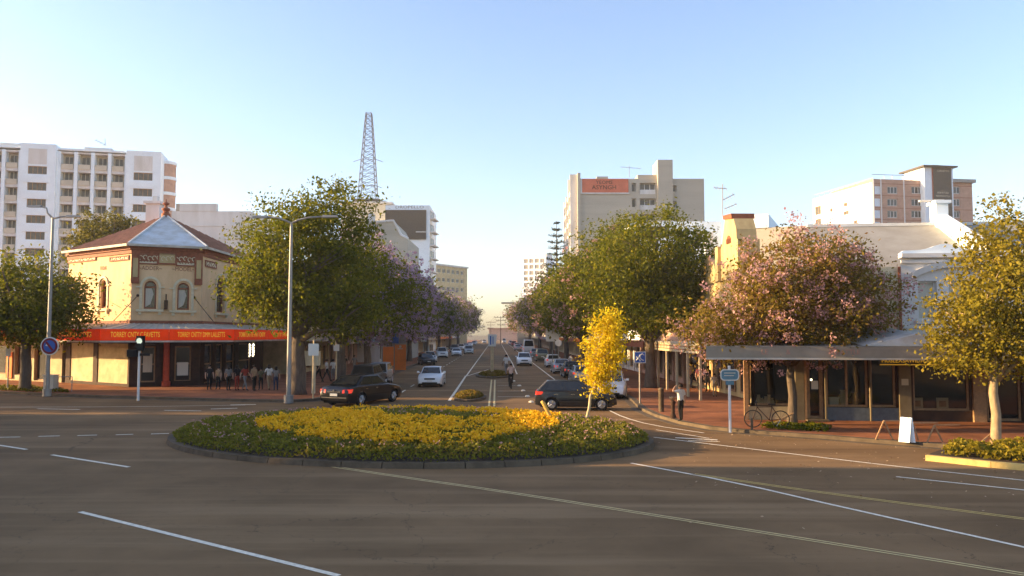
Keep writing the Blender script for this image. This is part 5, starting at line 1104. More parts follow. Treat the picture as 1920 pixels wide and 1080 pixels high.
    m = MB(); m.bx(-hw * .78, hw * .78, -L / 2 - .02, -L / 2 + .05, .42, .47); m.build('bumper_strip', 'chrome' if kind == 'sedan' else 'black', t)
    if kind == 'sedan': m = MB(); m.bx(-hw * .40, hw * .40, -L / 2 - .012, -L / 2 + .1, .68, .74); m.lathe([(.06, -.02), (.06, .02)], (0, -L / 2 - .01, .755), 'Y', 12); m.build('boot_trim', 'chrome', t)
    KIDS[t.name] = children(t)
    for c in KIDS[t.name]: KIDS[c.name] = children(c)
    return t
CP = {k: car_proto(k) for k in KINDS_}; CUSED = set()
WHITE, SILVER, DARK, BLACK_, GOLD, BLUEG, REDC = (.74, .74, .73), (.42, .42, .41), (.022, .021, .020), (.006, .005, .005), (.22, .20, .12), (.12, .15, .19), (.25, .05, .03)
PN = {id(WHITE): 'white', id(SILVER): 'silver', id(DARK): 'charcoal', id(BLACK_): 'black', id(GOLD): 'bronze', id(BLUEG): 'slate', id(REDC): 'red'}
def car(kind, col, x, y, rz, label, group=None, s=1.0, name='car', cat='car'):
    p = paint(PN[id(col)], col, .5 if col in (SILVER, GOLD, BLUEG) else .1)
    o = copy_tree(CP[kind], None, p); o.name = name; o.location = (x, y, .003); o.rotation_euler = (0, 0, rz); o.scale = (s, s, s); o['label'] = label; o['category'] = cat
    if group: o['group'] = group
def carS(kind, col, lat, Y, facing, label, group=None, s=1.0, **k):
    p = ST(lat, Y); car(kind, col, p.x, p.y, (math.pi if facing else 0) + .02 + k.pop('rot', 0), label, group, s, **k)
p = G(678, 757.5); car('sedan', BLACK_, p.x, p.y + .4, R(-24), 'black sedan with red tail lights waiting beside the flower island', s=1.13)
gp, gq = 'cars along the left kerb', 'cars along the right kerb'
carS('suv', DARK, -8.8, 57.5, 0, 'dark four wheel drive parked directly behind the black sedan', gp, rot=R(-4))
carS('suv', SILVER, -8.85, 62.6, 1, 'silver four wheel drive parked below the orange banners', gp, .95)
carS('sedan', WHITE, -4.55, 60.5, 1, 'white sedan driving towards the island on the left lane', s=1.0)
for kind, col, lat, Y, fc, lb, rot in (
    ('sedan', BLACK_, -8.7, 103, 1, 'black sedan parked right of the orange banners', 14), ('hatch', SILVER, -9.0, 112, 1, 'silver hatchback tucked behind the parked black sedan', 12),
    ('suv', WHITE, -8.8, 134, 1, 'white four wheel drive third in the left row', 8), ('sedan', WHITE, -6.9, 145, 1, 'white sedan fourth in the left row', 4), ('suv', SILVER, -5.2, 160, 1, 'silver four wheel drive nearest the centre line in the left row', 4),
    ('suv', DARK, -8.8, 176, 1, 'dark car between the two white ones up the left side', 0), ('hatch', WHITE, -8.6, 205, 1, 'white hatchback sixth up the left kerb', 0), ('sedan', SILVER, -8.4, 232, 1, 'silver sedan seventh up the left kerb', 0), ('sedan', WHITE, -8.3, 265, 1, 'white sedan eighth up the left kerb', 0), ('hatch', SILVER, -8.0, 300, 1, 'pale hatchback at the end of the left kerb', 0)):
    carS(kind, col, lat, Y, fc, lb, gp, rot=R(rot))
carS('hatch', WHITE, 7.35, 49.5, 1, 'white hatchback parked behind the yellow sapling', gq, 1.05, rot=R(-10))
carS('hatch', SILVER, 7.0, 64.2, 0, 'silver hatchback parked at the yellow sapling\'s left edge', gq, .95)
carS('sedan', BLACK_, 7.1, 72.5, 0, 'black sedan parked between two silver cars on the right', gq)
carS('sedan', SILVER, 6.75, 80.5, 0, 'silver sedan with red lights third from the sapling', gq)
for kind, col, lat, Y, fc, lb, s in (('hatch', WHITE, 7.0, 96, 0, 'white hatchback before the bronze four wheel drive', 1), ('suv', GOLD, 6.9, 117, 0, 'bronze four wheel drive in the right row', 1.05), ('hatch', SILVER, 6.9, 138, 0, 'silver hatchback between the bronze car and the truck', 1),
    ('sedan', SILVER, 5.6, 196, 0, 'silver sedan ahead of the truck on the right', 1), ('sedan', REDC, 6.8, 222, 0, 'red sedan far up the right row', 1), ('hatch', WHITE, 6.6, 245, 0, 'white hatchback far up the right row', 1), ('suv', REDC, 6.4, 275, 0, 'dull red four wheel drive far up the right row', 1), ('sedan', SILVER, 6.2, 310, 0, 'pale sedan at the end of the right row', 1)):
    carS(kind, col, lat, Y, fc, lb, gq, s)
carS('van', WHITE, 6.7, 160, 0, 'tall white topped van in the right row', gq, 1.25, name='delivery_van', cat='van')
carS('hatch', WHITE, 3.75, 100, 1, 'white hatchback driving towards the camera beside the walking man', s=1.08)
car('hatch', DARK, 3.25, 41.3, R(-92), 'dark hatchback crossing behind the yellow sapling', s=1.0)
for k, o in CP.items():     # the prototypes themselves become the last cars in the distance
    lat, Y, fc, lb, c = {'sedan': (-8.6, 340, 1, 'tiny sedan at the very end of the left row', SILVER), 'hatch': (6.4, 345, 0, 'tiny hatchback at the very end of the right row', WHITE), 'suv': (-5, 360, 1, 'tiny four wheel drive in the far left lane', WHITE), 'van': (4, 370, 1, 'tiny van in the far right lane', WHITE)}[k]
    q = ST(lat, Y); o.location = (q.x, q.y, .003); o.rotation_euler = (0, 0, math.pi if fc else 0); o['label'] = lb; o['group'] = gp if lat < 0 else gq
    if k == 'van': o.name = 'delivery_van'; o['category'] = 'van'

# ------------------------------------------------------------------ street furniture
def street_lamp(label, base, top, arms):
    t = thing('street_lamp', label, 'street lamp', tuple(base), 0, 'two armed street lamps'); H = top.z
    m = MB(); m.tube([base - Z * .1, base + Z * .35], .26, 10); m.build('base', 'steel_pale', t, True, 40)
    m = MB(); m.tube([base, Vector((base.x, base.y, H * .5)), Vector((base.x, base.y, H))], [.14, .11, .075], 10); m.build('pole', 'steel_pale', t, True, 40)
    for ex, ez in arms:
        s_ = 1 if ex > 0 else -1; m = MB(); c = Vector((base.x, base.y, H - .05)); e = c + Vector((ex, 0, ez)); m.tube([c, c + Vector((s_ * .35, 0, ez * .45)), c + Vector((ex * .55, 0, ez * .85)), e], [.06, .055, .05, .045], 8); a = m.build('arm', 'steel_pale', t, True)
        m = MB(); m.hexa([e + Vector((-.02 * s_, -.12, -.06)), e + Vector((s_ * .85, -.14, -.05)), e + Vector((s_ * .85, .14, -.05)), e + Vector((-.02 * s_, .12, -.06))], [e + Vector((0, -.07, .08)), e + Vector((s_ * .8, -.1, .06)), e + Vector((s_ * .8, .1, .06)), e + Vector((0, .07, .08))]); m.build('lamp_head', 'steel_pale', a)
b = G(541, 752.5, .14); tp = V(551, 417, b.y); street_lamp('grey two armed street lamp in front of the largest left tree', b, tp, [(-1.35, .35), (1.75, .38)])
b = G(88, 740, .14); tp = V(99, 408, b.y); street_lamp('grey two armed street lamp carrying the round sign at far left', b, tp, [(-.75, .75), (.85, .12)])
c = V(93, 649, b.y - .3); m = MB(); m.lathe([(.56, 0), (.56, .03)], c, 'Y', 28, 0); m.lathe([(.49, -.012), (.49, -.002)], c, 'Y', 28, 1); m.lathe([(.36, -.024), (.36, -.014)], c, 'Y', 28, 2)
m.hexa([c + Vector((-.2, -.034, .12)), c + Vector((-.05, -.034, .16)), c + Vector((-.05, -.026, .16)), c + Vector((-.2, -.026, .12))], [c + Vector((-.24, -.034, .02)), c + Vector((.02, -.034, -.02)), c + Vector((.02, -.026, -.02)), c + Vector((-.24, -.026, .02))], 0)
m.hexa([c + Vector((-.26, -.038, .22)), c + Vector((-.16, -.038, .3)), c + Vector((-.16, -.03, .3)), c + Vector((-.26, -.03, .22))], [c + Vector((.16, -.038, -.3)), c + Vector((.26, -.038, -.22)), c + Vector((.26, -.03, -.22)), c + Vector((.16, -.03, -.3))], 1)
mat('sign_maroon', (.20, .02, .02), .5); single(m, 'round_sign', 'round maroon and blue sign with white rim on the left lamp post', 'sign', ['plate', 'sign_maroon', 'sign_blue'], c)
def pole_thing(name, label, cat, x, y, ztop, r=.045, m_='steel_pale', z0=.14, head=None):
    b = G(x, y, z0); t = thing(name, label, cat, tuple(b)); m = MB(); m.tube([b - Z * .1, Vector((b.x, b.y, ztop))], r, 10); m.build('pole', m_, t, True, 40); return t, b
t, b = pole_thing('pedestrian_signal', 'slim traffic signal post with lit lens before the red awning', 'traffic signal', 259, 748, 3.0, .07, 'steel_white')
p = b + Vector((.08, -.02, 0)); m = MB(); m.bx(p.x - .2, p.x + .2, p.y - .16, p.y + .1, 2.9, 3.75); m.build('signal_housing', 'black', t)
m = MB(); m.lathe([(.17, -.03), (.15, -.0)], (p.x, p.y - .17, 3.46), 'Y', 16); m.build('signal_lens', 'green_lens', t); m = MB(); m.lathe([(.15, -.02), (.15, .0)], (p.x, p.y - .17, 3.1), 'Y', 16); m.build('signal_lens', 'glass_dark', t)
for zz in (3.46, 3.1): m = MB(); m.tube([(p.x + .2 * math.cos(a), p.y - .25, zz + .2 * math.sin(a)) for a in np.linspace(0, math.pi, 9)], .03, 4); m.build('visor', 'black', t)
m = MB(); m.bx(p.x - .75, p.x - .19, p.y - .1, p.y + .12, 2.55, 2.95); m.build('side_signal', 'black', t); m = MB(); m.bx(p.x + .0, p.x + .5, p.y - .1, p.y + .1, 2.6, 2.75); m.build('side_visor', 'black', t)
t, b = pole_thing('timber_sign_post', 'thin tan sign post on the left pavement beside the black sedan', 'sign post', 587, 747, 3.5, .05, 'stake'); m = MB(); m.bx(b.x - .3, b.x + .3, b.y - .06, b.y - .05, 2.6, 3.3); m.build('sign_plate', 'plate', t)
t, b = pole_thing('timber_sign_post', 'short tan post left of the dark four wheel drive', 'sign post', 630, 728, 3.2, .05, 'stake'); m = MB(); m.bx(b.x - .2, b.x + .2, b.y - .06, b.y - .05, 2.7, 3.15); m.build('sign_plate', 'steel_white', t)
# orange banners
for (x0, x1, y0, y1, Y, lb, blue) in ((718, 738, 650, 686, 84, 'wide orange banner farther from the kerb', 0), (740, 761, 646, 694, 80, 'tall orange banner with blue plate above at the kerb', 1)):
    a, c = V(x0, y0, Y), V(x1, y1, Y); t = thing('street_banner', lb, 'banner', (a.x, Y, .14), 0, 'orange banners'); m = MB(); m.tube([(a.x - .03, Y, .1), (a.x - .03, Y, a.z + (1.3 if blue else .1))], .05, 8); m.build('pole', 'steel_pale', t)
    m = MB(); m.bx(a.x + .02, c.x, Y - .03, Y + .03, c.z, a.z); m.build('banner_cloth', 'banner_orange', t); [MB().tube([(a.x, Y, q), (c.x, Y, q)], .03, 6).build('banner_arm', 'steel_pale', t) for q in (a.z + .02, c.z - .02)]
    if blue:
        m = MB(); m.bx(a.x - .25, a.x + .42, Y - .09, Y - .07, a.z + .12, a.z + 1.2); m.build('blue_plate', 'sign_blue', t); m = MB(); m.bx(a.x + .5, c.x, Y - .05, Y - .03, a.z + .1, a.z + .85); m.build('grey_plate', 'steel_pale', t)
        m = MB(); cc = Vector(((a.x + c.x) / 2, Y - .035, a.z - .2)); m.lathe([(.12, 0), (.12, .004)], cc, 'Y', 12); m.bx(cc.x - .25, cc.x + .25, Y - .045, Y - .036, a.z - .46, a.z - .38); m.build('banner_emblem', 'ink_pale', t)
b = ST(-.1, 74); t = thing('median_sign_post', 'tan post with white striped sign standing in the median hedge', 'sign post', tuple(b)); m = MB(); m.bx(b.x - .14, b.x + .14, b.y - .14, b.y + .14, .0, 3.15); m.build('post', 'stake', t)
m = MB(); m.hexa([(b.x - .33, b.y - .22, 2.75), (b.x + .33, b.y - .22, 2.75), (b.x + .33, b.y - .16, 2.75), (b.x - .33, b.y - .16, 2.75)], [(b.x - .43, b.y - .22, 3.85), (b.x + .43, b.y - .22, 3.85), (b.x + .43, b.y - .16, 3.85), (b.x - .43, b.y - .16, 3.85)]); sg = m.build('sign_plate', 'plate', t)
m = MB(); m.bx(b.x - .2, b.x - .08, b.y - .235, b.y - .222, 2.9, 3.7); m.bx(b.x + .05, b.x + .12, b.y - .235, b.y - .222, 2.95, 3.65); m.build('sign_stripe', 'sign_blue', sg)
def power_pole(label, lat, Y, H):
    b = ST(lat, Y); t = thing('power_pole', label, 'power pole', tuple(b), 0, 'power poles'); m = MB(); m.tube([b, b + Z * H], [.17, .11], 8); m.build('pole', 'dark_brown', t)
    for k, (zz, l) in enumerate(((H - .5, 2.6), (H - 1.8, 2.0), (H - 3.6, 1.4))): m = MB(); m.bx(b.x - l, b.x + l, b.y - .07, b.y + .07, b.z + zz - .07, b.z + zz + .07); [m.lathe([(.1, .12), (.12, .5)], (b.x + q * l, b.y, zz), seg=6) for q in (-.95, -.5, .5, .95)]; m.build('crossarm', 'dark_brown', t)
power_pole('nearer power pole with crossarms over the end of the street', 2.2, 330, 11.5); power_pole('farther power pole left of centre at the street end', -2.6, 440, 11)
m = MB()
for l in (-2.4, -1.3, 1.3, 2.4): m.tube([ST(2.2, 330) + Vector((l, 0, 11.5)), ST(0, 385) + Vector((l * .9, 0, 10.4)), ST(-2.6, 440) + Vector((l * .9, 0, 10.9))], .04, 4)
single(m, 'overhead_wires', 'thin overhead wires strung between the two power poles', 'wires', 'ink')
m = MB(); a = V(940, 567, 300); m.bx(a.x, a.x + 10.5, 300, 306, a.z - .35, a.z + .1); m.bx(a.x + 6, a.x + 10.5, 300.5, 305.5, 0, a.z - .35); single(m, 'canopy_roof', 'flat cantilever roof jutting over the far right of the street', 'canopy', 'concrete', (a.x + 8, 303, 0))
# right side
t, b = pole_thing('symbol_sign', 'square blue sign with white looping symbol right of the sapling', 'sign', 1200, 756, V(1200, 660, 44).z, .045, 'steel_pale'); Y = b.y - .07; c = V(1200, 670, Y); s_ = .31
m = MB(); m.bx(c.x - s_, c.x + s_, Y - .01, Y + .01, c.z - s_, c.z + s_); pl = m.build('sign_border', 'plate', t); m = MB(); m.bx(c.x - s_ + .04, c.x + s_ - .04, Y - .016, Y - .011, c.z - s_ + .04, c.z + s_ - .04); m.build('sign_face', 'sign_blue', pl)
m = MB()
for pts in (([(-.2, -.16), (-.05, .02), (.02, .14)]), ([(-.2, .05), (-.1, -.05), (.02, -.2)]), ([(.22, .12), (.12, .19), (.02, .10), (.0, -.02), (.08, -.12), (.2, -.17)])): m.tube([(c.x + x, Y - .02, c.z + z) for x, z in pts], .03, 5)
m.build('sign_symbol', 'plate', pl)
t, b = pole_thing('oval_sign', 'white post with oval teal sign at the kerb of the right corner', 'sign', 1369, 806, V(1369, 686, 31).z, .055, 'steel_white'); Y = b.y - .07; c = V(1368, 703, Y)
F = Fr((c.x, Y, 0), (1, 0, 0)); 
def rounded(w, h, r): return [(sx * (w - r) + r * math.cos(a0 + a) , sz * (h - r) + r * math.sin(a0 + a)) for (sx, sz, a0) in ((1, -1, -math.pi / 2), (1, 1, 0), (-1, 1, math.pi / 2), (-1, -1, math.pi)) for a in (0, .5, 1.07, 1.57)]
m = MB(); m.prism(F, [(x, c.z + z) for x, z in rounded(.36, .22, .14)], 0, .02); pl = m.build('sign_border', 'plate', t); m = MB(); m.prism(F, [(x, c.z + z) for x, z in rounded(.32, .18, .11)], .021, .026); m.build('sign_face', 'sign_teal', pl)
m = MB(); m.prism(F, [(-.16, c.z - .38), (.16, c.z - .38), (.16, c.z - .23), (-.16, c.z - .23)], 0, .02); m.build('lower_plate', 'sign_teal', t)
m = MB(); [m.bx(c.x - .22, c.x + .22 - k * .06, Y - .034, Y - .027, c.z + .06 - k * .1, c.z + .09 - k * .1) for k in range(2)]; m.build('sign_text_bar', 'ink_pale', pl)
b = G(1240, 772, .14); m = MB(); m.lathe([(.13, 0), (.13, 1.0), (.145, 1.02), (.145, 1.08), (.1, 1.14)], b, seg=14); single(m, 'bollard', 'tall pale round bollard left of the man in white', 'bollard', 'kerb', b, smooth=True, angle=40)
b = G(1262, 784, .14); t = thing('drinking_fountain', 'slim dark drinking fountain beside the man in white', 'fountain', tuple(b)); m = MB(); m.lathe([(.16, 0), (.14, .1), (.09, .2), (.085, .55), (.13, .7), (.10, .75)], b, seg=12); m.build('pedestal', 'dark_brown', t, True, 40); m = MB(); m.lathe([(.05, .75), (.16, .86), (.17, .93), (.13, .93)], b, seg=14); m.build('bowl', 'chrome', t, True, 40)
# trestles and sandwich board
def trestle(label, x0, x1, xm, yb, yt):
    a, b_ = G(x0, yb, .14), G(x1, yb, .14); c = Vector(((a.x + b_.x) / 2, a.y, V(xm, yt, a.y).z)); t = thing('trestle', label, 'trestle', tuple((a + b_) / 2), 0, 'timber trestles')
    for q in (a, b_):
        for dy in (0, .0): pass
        m = MB(); m.tube([q, c], .028, 6); m.build('leg', 'timber', t)
    m = MB(); m.tube([c, c + Vector((1.0, .25, -.02))], .025, 6); m.build('rail', 'timber', t)
trestle('timber trestle left of the white sandwich board', 1642, 1674, 1659, 824, 789); trestle('timber trestle right of the white sandwich board', 1738, 1768, 1757, 830, 797); trestle('timber trestle half hidden behind the white sandwich board', 1703, 1722, 1709, 826, 793)
b = G(1701, 829, .14); t = thing('sandwich_board', 'narrow white sandwich board glowing in the sun at the kerb', 'sign', tuple(b))
for s_, n_ in ((-1, 'front_panel'), (1, 'rear_panel')): m = MB(); m.hexa([b + Vector((-.14 + s_ * .1, .12, 0)), b + Vector((.10 + s_ * .1, -.16, 0)), b + Vector((.12 + s_ * .1, -.14, 0)), b + Vector((-.12 + s_ * .1, .14, 0))], [b + Vector((-.14 + s_ * .012, .12, .84)), b + Vector((.10 + s_ * .012, -.16, .84)), b + Vector((.12 + s_ * .012, -.14, .84)), b + Vector((-.12 + s_ * .012, .14, .84))]); m.build(n_, 'white_wall', t)
for s_ in (-.12, .12): m = MB(); m.tube([b + Vector((s_, -s_, .84)), b + Vector((s_ * .6, -s_ * .6, .85))], .015, 6); m.build('hinge', 'chrome', t)
# props for the pink tree and the right tree
for lb, x0, y0, x1, y1, Y in (('brown prop leaning on the pink tree trunk', 1440, 800, 1488, 775, 32.5), ('brown prop leaning on the pale trunk of the right tree', 1832, 836, 1862, 810, 27.6)):
    m = MB(); m.tube([G(x0, y0, .14), V(x1, y1, Y)], .035, 6); single(m, 'tree_prop', lb, 'prop', 'timber', G(x0, y0, .14))
def bicycle(label, loc, rz, s=1.0):
    t = thing('bicycle', label, 'bicycle', loc, rz); BASE[t.name] = Vector()
    for y in (-.52, .52):
        m = MB(); m.tube([(0, y + .33 * math.cos(a), .34 + .33 * math.sin(a)) for a in np.linspace(0, 2 * math.pi, 25)], .022, 6); w_ = m.build('wheel', 'rubber', t); m = MB(); [m.tube([(0, y, .34), (0, y + .32 * math.cos(a), .34 + .32 * math.sin(a))], .004, 3) for a in np.linspace(0, 2 * math.pi, 13)[:-1]]; m.build('spokes', 'chrome', w_)
    m = MB(); A, B, C, D, E = (0, -.52, .34), (0, -.1, .30), (0, -.2, .82), (0, .36, .80), (0, .52, .34); [m.tube([p, q], .018, 6) for p, q in ((A, B), (A, C), (B, C), (C, D), (B, D), (D, E))]; m.build('frame', 'dark_brown', t)
    m = MB(); m.tube([(-.28, .36, 1.0), (0, .40, 1.02), (.28, .36, 1.0)], .016, 6); m.tube([D, (0, .40, 1.02)], .018, 6); m.build('handlebar', 'black', t); m = MB(); m.hexa([(-.07, -.34, .9), (.07, -.34, .9), (.03, -.06, .9), (-.03, -.06, .9)], [(-.08, -.34, .95), (.08, -.34, .95), (.03, -.06, .94), (-.03, -.06, .94)]); m.tube([C, (0, -.21, .91)], .016, 6); m.build('saddle', 'black', t)
    return t
b = G(1438, 802, .15); bicycle('dark bicycle parked against the rail under the pink tree', (b.x, b.y, .15), R(75)); bk = G(958, 729); bicycle('bicycle ridden up the median by the man in pale top', (bk.x, bk.y + .4, 0), R(3))
b = G(1410, 806, .14); m = MB(); m.lathe([(.05, 0), (.05, .42), (.035, .45)], b, seg=8); single(m, 'kerb_peg', 'short pale peg at the kerb end of the pink tree bed', 'peg', 'kerb', b)
b = G(90, 735, .14); m = MB(); m.bx(b.x - .55, b.x + .1, b.y + .4, b.y + .95, .14, 1.15); m.bx(b.x - .6, b.x + .15, b.y + .35, b.y + 1.0, 1.15, 1.22); single(m, 'litter_bin', 'pale square litter bin behind the left lamp post', 'bin', 'tan_wall', (b.x - .2, b.y + .7, .14))
m = MB(); q = b + Vector((.75, .5, 0)); [m.tube([q + Vector((x, 0, 0)), q + Vector((x, 0, .95))], .03, 6) for x in (-.4, .5)]; m.tube([q + Vector((-.4, 0, .95)), q + Vector((.5, 0, .95))], .03, 6); single(m, 'hand_rail', 'low grey hand rail beside the left litter bin', 'rail', 'steel_pale', q)
t, b = pole_thing('parking_sign', 'grey sign post at the left edge of the picture', 'sign post', 14, 731, 3.0, .05, 'steel_pale'); m = MB(); m.bx(b.x - .15, b.x + .15, b.y - .07, b.y - .05, 2.4, 2.95); m.build('sign_plate', 'plate', t)
for i_, (x, y, Y, w_, h_, lb, rnd) in enumerate(((1036, 628, 92, .75, .75, 'white board sign among the right street trees', 0), (1047, 643, 86, .36, .36, 'small round white sign beside the right parked cars', 1), (795, 629, 118, .4, .9, 'narrow white sign on the left pavement far side', 0))):
    c = V(x, y, Y); t = thing('street_sign', lb, 'sign', (c.x, Y, .14)); m = MB(); m.tube([(c.x, Y + .05, .1), (c.x, Y + .05, c.z)], .045, 6); m.build('pole', 'steel_pale', t); m = MB()
    if rnd: m.lathe([(w_, 0), (w_, .03)], c, 'Y', 16)
    else: m.bx(c.x - w_, c.x + w_, Y - .03, Y, c.z - h_, c.z + h_)
    m.build('sign_plate', 'plate', t)
for i_, (x, y, Y, lb) in enumerate(((578, 672, 50.2, 'grey service box on the left pavement beside the big trunk'),)):
    c = V(x, y, Y); m = MB(); m.bx(c.x - .75, c.x + .65, Y - .02, Y + .5, c.z - .45, c.z + .45); m.bx(c.x - .4, c.x - .2, Y + .1, Y + .3, .1, c.z - .45); m.bx(c.x + .2, c.x + .4, Y + .1, Y + .3, .1, c.z - .45); single(m, 'notice_board', 'cream notice board standing behind the middle lamp post', 'notice board', 'cream_trim', (c.x, Y + .2, .14))

# ------------------------------------------------------------------ people
PEND = []
SKIN = [mat('skin_tone_%d' % i, c, .6) for i, c in enumerate(((.42, .25, .17), (.30, .17, .11), (.50, .32, .23)))]
def cloth(c): return mat('cloth_%.2f_%.2f_%.2f' % c, c, .9, var=.15, scale=8)
HAIR = mat('hair_dark', (.02, .014, .010), .7)
def person(label, loc, rz, shirt, pants, h=1.72, pose='stand', skin=0, group=None, sleeve=.5, shoes=(.02, .02, .02), long_hair=False):
    J = {'pel': (0, 0, .93), 'spi': (0, .01, 1.12), 'che': (0, 0, 1.33), 'nek': (0, .0, 1.49), 'hed': (0, .025, 1.60), 'top': (0, .02, 1.70)}
    rnd = random.Random(label); st = {'stand': .05, 'walk': .30, 'ride': 0, 'arm': .06}[pose]
    for s_, n in ((-1, 'L'), (1, 'R')):
        f = st * s_
        if pose == 'ride': J['hip' + n], J['kne' + n], J['ank' + n], J['toe' + n] = (s_ * .1, 0, .90), (s_ * .12, .30, .62 + .09 * s_), (s_ * .11, .06, .26 + .12 * s_), (s_ * .11, .22, .22 + .12 * s_)
        else: J['hip' + n], J['kne' + n], J['ank' + n], J['toe' + n] = (s_ * .095, 0, .88), (s_ * .105, f * .5 + .03, .48), (s_ * .11, f - .02, .08), (s_ * .12, f + .15, .035)
        J['sho' + n] = (s_ * .185, -.01, 1.41)
        if pose == 'ride': J['elb' + n], J['wri' + n], J['han' + n] = (s_ * .25, .20, 1.18), (s_ * .25, .45, 1.04), (s_ * .25, .53, 1.02)
        elif pose == 'arm' and s_ < 0: J['elb' + n], J['wri' + n], J['han' + n] = (s_ * .42, .10, 1.40), (s_ * .24, .14, 1.60), (s_ * .15, .14, 1.66)
        else: J['elb' + n], J['wri' + n], J['han' + n] = (s_ * .25, -f * .4 - .02, 1.14), (s_ * .26, -f * .8 + .06, .90), (s_ * .25, -f * .9 + .09, .81)
    rad = {'pel': (.16, .12), 'spi': (.145, .11), 'che': (.165, .12), 'nek': (.058, .06), 'hed': (.082, .10), 'top': (.06, .07), 'hip': (.10, .10), 'kne': (.062, .065), 'ank': (.042, .045), 'toe': (.04, .03), 'sho': (.075, .075), 'elb': (.046, .046), 'wri': (.032, .032), 'han': (.035, .022)}
    E = [('pel', 'spi'), ('spi', 'che'), ('che', 'nek'), ('nek', 'hed'), ('hed', 'top')]
    for n in 'LR': E += [('pel', 'hip' + n), ('hip' + n, 'kne' + n), ('kne' + n, 'ank' + n), ('ank' + n, 'toe' + n), ('che', 'sho' + n), ('sho' + n, 'elb' + n), ('elb' + n, 'wri' + n), ('wri' + n, 'han' + n)]
    ks = list(J); me = bpy.data.meshes.new('person'); me.from_pydata([J[k] for k in ks], [(ks.index(a), ks.index(b_)) for a, b_ in E], [])
    o = bpy.data.objects.new('person', me); COL.objects.link(o); md = o.modifiers.new('skin', 'SKIN'); md.use_smooth_shade = True
    sv = me.skin_vertices[0].data
    for i, k in enumerate(ks): sv[i].radius = rad[k[:3]]; sv[i].use_root = k == 'pel'
    o.modifiers.new('sub', 'SUBSURF').levels = 1; o.modifiers['sub'].render_levels = 1
    o.location = loc; o.rotation_euler = (0, 0, rz); s_ = h / 1.76; o.scale = (s_, s_, s_); tag(o, label, 'person', group)
    PEND.append((o, J, E, shirt, pants, skin, sleeve, shoes, long_hair))
def seg_d(p, a, b_):
    ab = b_ - a; t_ = max(0, min(1, (p - a).dot(ab) / ab.length_squared)); return (p - a - ab * t_).length, t_
def flush_people():
    bpy.context.view_layer.update(); dg = bpy.context.evaluated_depsgraph_get()
    new = [bpy.data.meshes.new_from_object(q[0].evaluated_get(dg)) for q in PEND]
    for (o, J, E, shirt, pants, skin, sleeve, shoes, lh), me in zip(PEND, new):
        o.modifiers.clear(); bm = bmesh.new(); bm.from_mesh(me); n0 = len(bm.faces)
        mats_ = [cloth(shirt), cloth(pants), SKIN[skin], cloth(shoes), HAIR]; segs = [(a, b_, Vector(J[a]), Vector(J[b_])) for a, b_ in E]
        for f in bm.faces:
            f.smooth = True
            c = f.calc_center_median(); d, t_, a, b_ = min(((*seg_d(c, A, B), a, b_) for a, b_, A, B in segs), key=lambda q: q[0])
            k = a[:3] + b_[:3]
            f.material_index = 2 if k in ('nekhed', 'hedtop', 'wrihan') or (k == 'chenek' and c.z > 1.47) else 3 if k == 'anktoe' or (k == 'kneank' and t_ > .93) else 1 if k in ('pelhip', 'hipkne', 'kneank') or (k == 'pelspi' and c.z < .97) else 0
            if k == 'elbwri': f.material_index = 2 if sleeve < 1 else 0
            if k == 'shoelb' and t_ > sleeve * 1.4: f.material_index = 2
        def ball(c, r, mi, seg=6):
            r_ = bmesh.ops.create_uvsphere(bm, u_segments=seg, v_segments=5, radius=1, matrix=Matrix.Translation(c) @ Matrix.Diagonal((*r, 1)))
            for v in r_['verts']:
                for f in v.link_faces: f.material_index = mi; f.smooth = True
        h_ = Vector(J['hed'])
        for s_ in (-1, 1): ball(h_ + Vector((s_ * .033, .088, .012)), (.012, .008, .008), 4); ball(h_ + Vector((s_ * .085, 0, -.005)), (.012, .02, .03), 2)
        ball(h_ + Vector((0, .108, -.02)), (.013, .02, .02), 2); ball(h_ + Vector((0, .092, -.06)), (.025, .01, .006), 3)
        for n in 'LR':        # five fingers leaving the palm
            hd, wr = Vector(J['han' + n]), Vector(J['wri' + n]); d = (hd - wr).normalized(); sd = d.cross(Vector((0, 0, 1)) if abs(d.z) < .9 else Vector((1, 0, 0))).normalized(); cu_ = d.cross(sd)
            for k in range(5):
                o_ = hd + sd * ((k - 1.5) * .016 if k < 4 else .032) - (d * .04 if k == 4 else Vector()); ln = (.07, .08, .075, .06, .05)[k]; dr = (d if k < 4 else (d + sd).normalized())
                tb = MB(); tb.tube([o_, o_ + dr * ln * .6 + cu_ * .008, o_ + dr * ln + cu_ * .028], [.009, .0085, .006], 5); vs = [bm.verts.new(v) for v in tb.v]
                for f in tb.f: nf = bm.faces.new([vs[i] for i in f]); nf.material_index = 2; nf.smooth = True
        me.materials.clear(); [me.materials.append(x) for x in mats_]; bm.to_mesh(me); bm.free()
        old = o.data; o.data = me; bpy.data.meshes.remove(old)
        hm = MB(); prof = [(.105, -.01), (.112, .04), (.10, .09), (.06, .125), (.01, .135)]; hm.lathe(prof if not lh else [(.10, -.16), (.115, -.05)] + prof[1:], h_ + Vector((0, -.022, .0)), seg=12); ho = hm.build('hair', HAIR, None, True); ho.parent = o
def pg(x, y): p = G(x, y, .148); return (p.x, p.y, .148)
WHT, CRM, BLK, NAV, TAN_, PNK, GRY, RED_, OLV = (.70, .68, .62), (.55, .46, .32), (.02, .018, .016), (.04, .05, .09), (.34, .24, .14), (.60, .42, .34), (.22, .21, .20), (.30, .05, .03), (.12, .11, .06)
person('person in loose white shirt raising a hand to the head by the fountain', pg(1277, 790), R(35), WHT, BLK, 1.60, 'arm')
person('person in pale top riding a bicycle up the median', (bk.x, bk.y + .25, .03), R(3), PNK, BLK, 1.78, 'ride')
p = ST(1.2, 73); person('person in white shirt walking in the median beside the tan post', (p.x, p.y, .13), R(20), WHT, GRY, 1.92, 'walk')
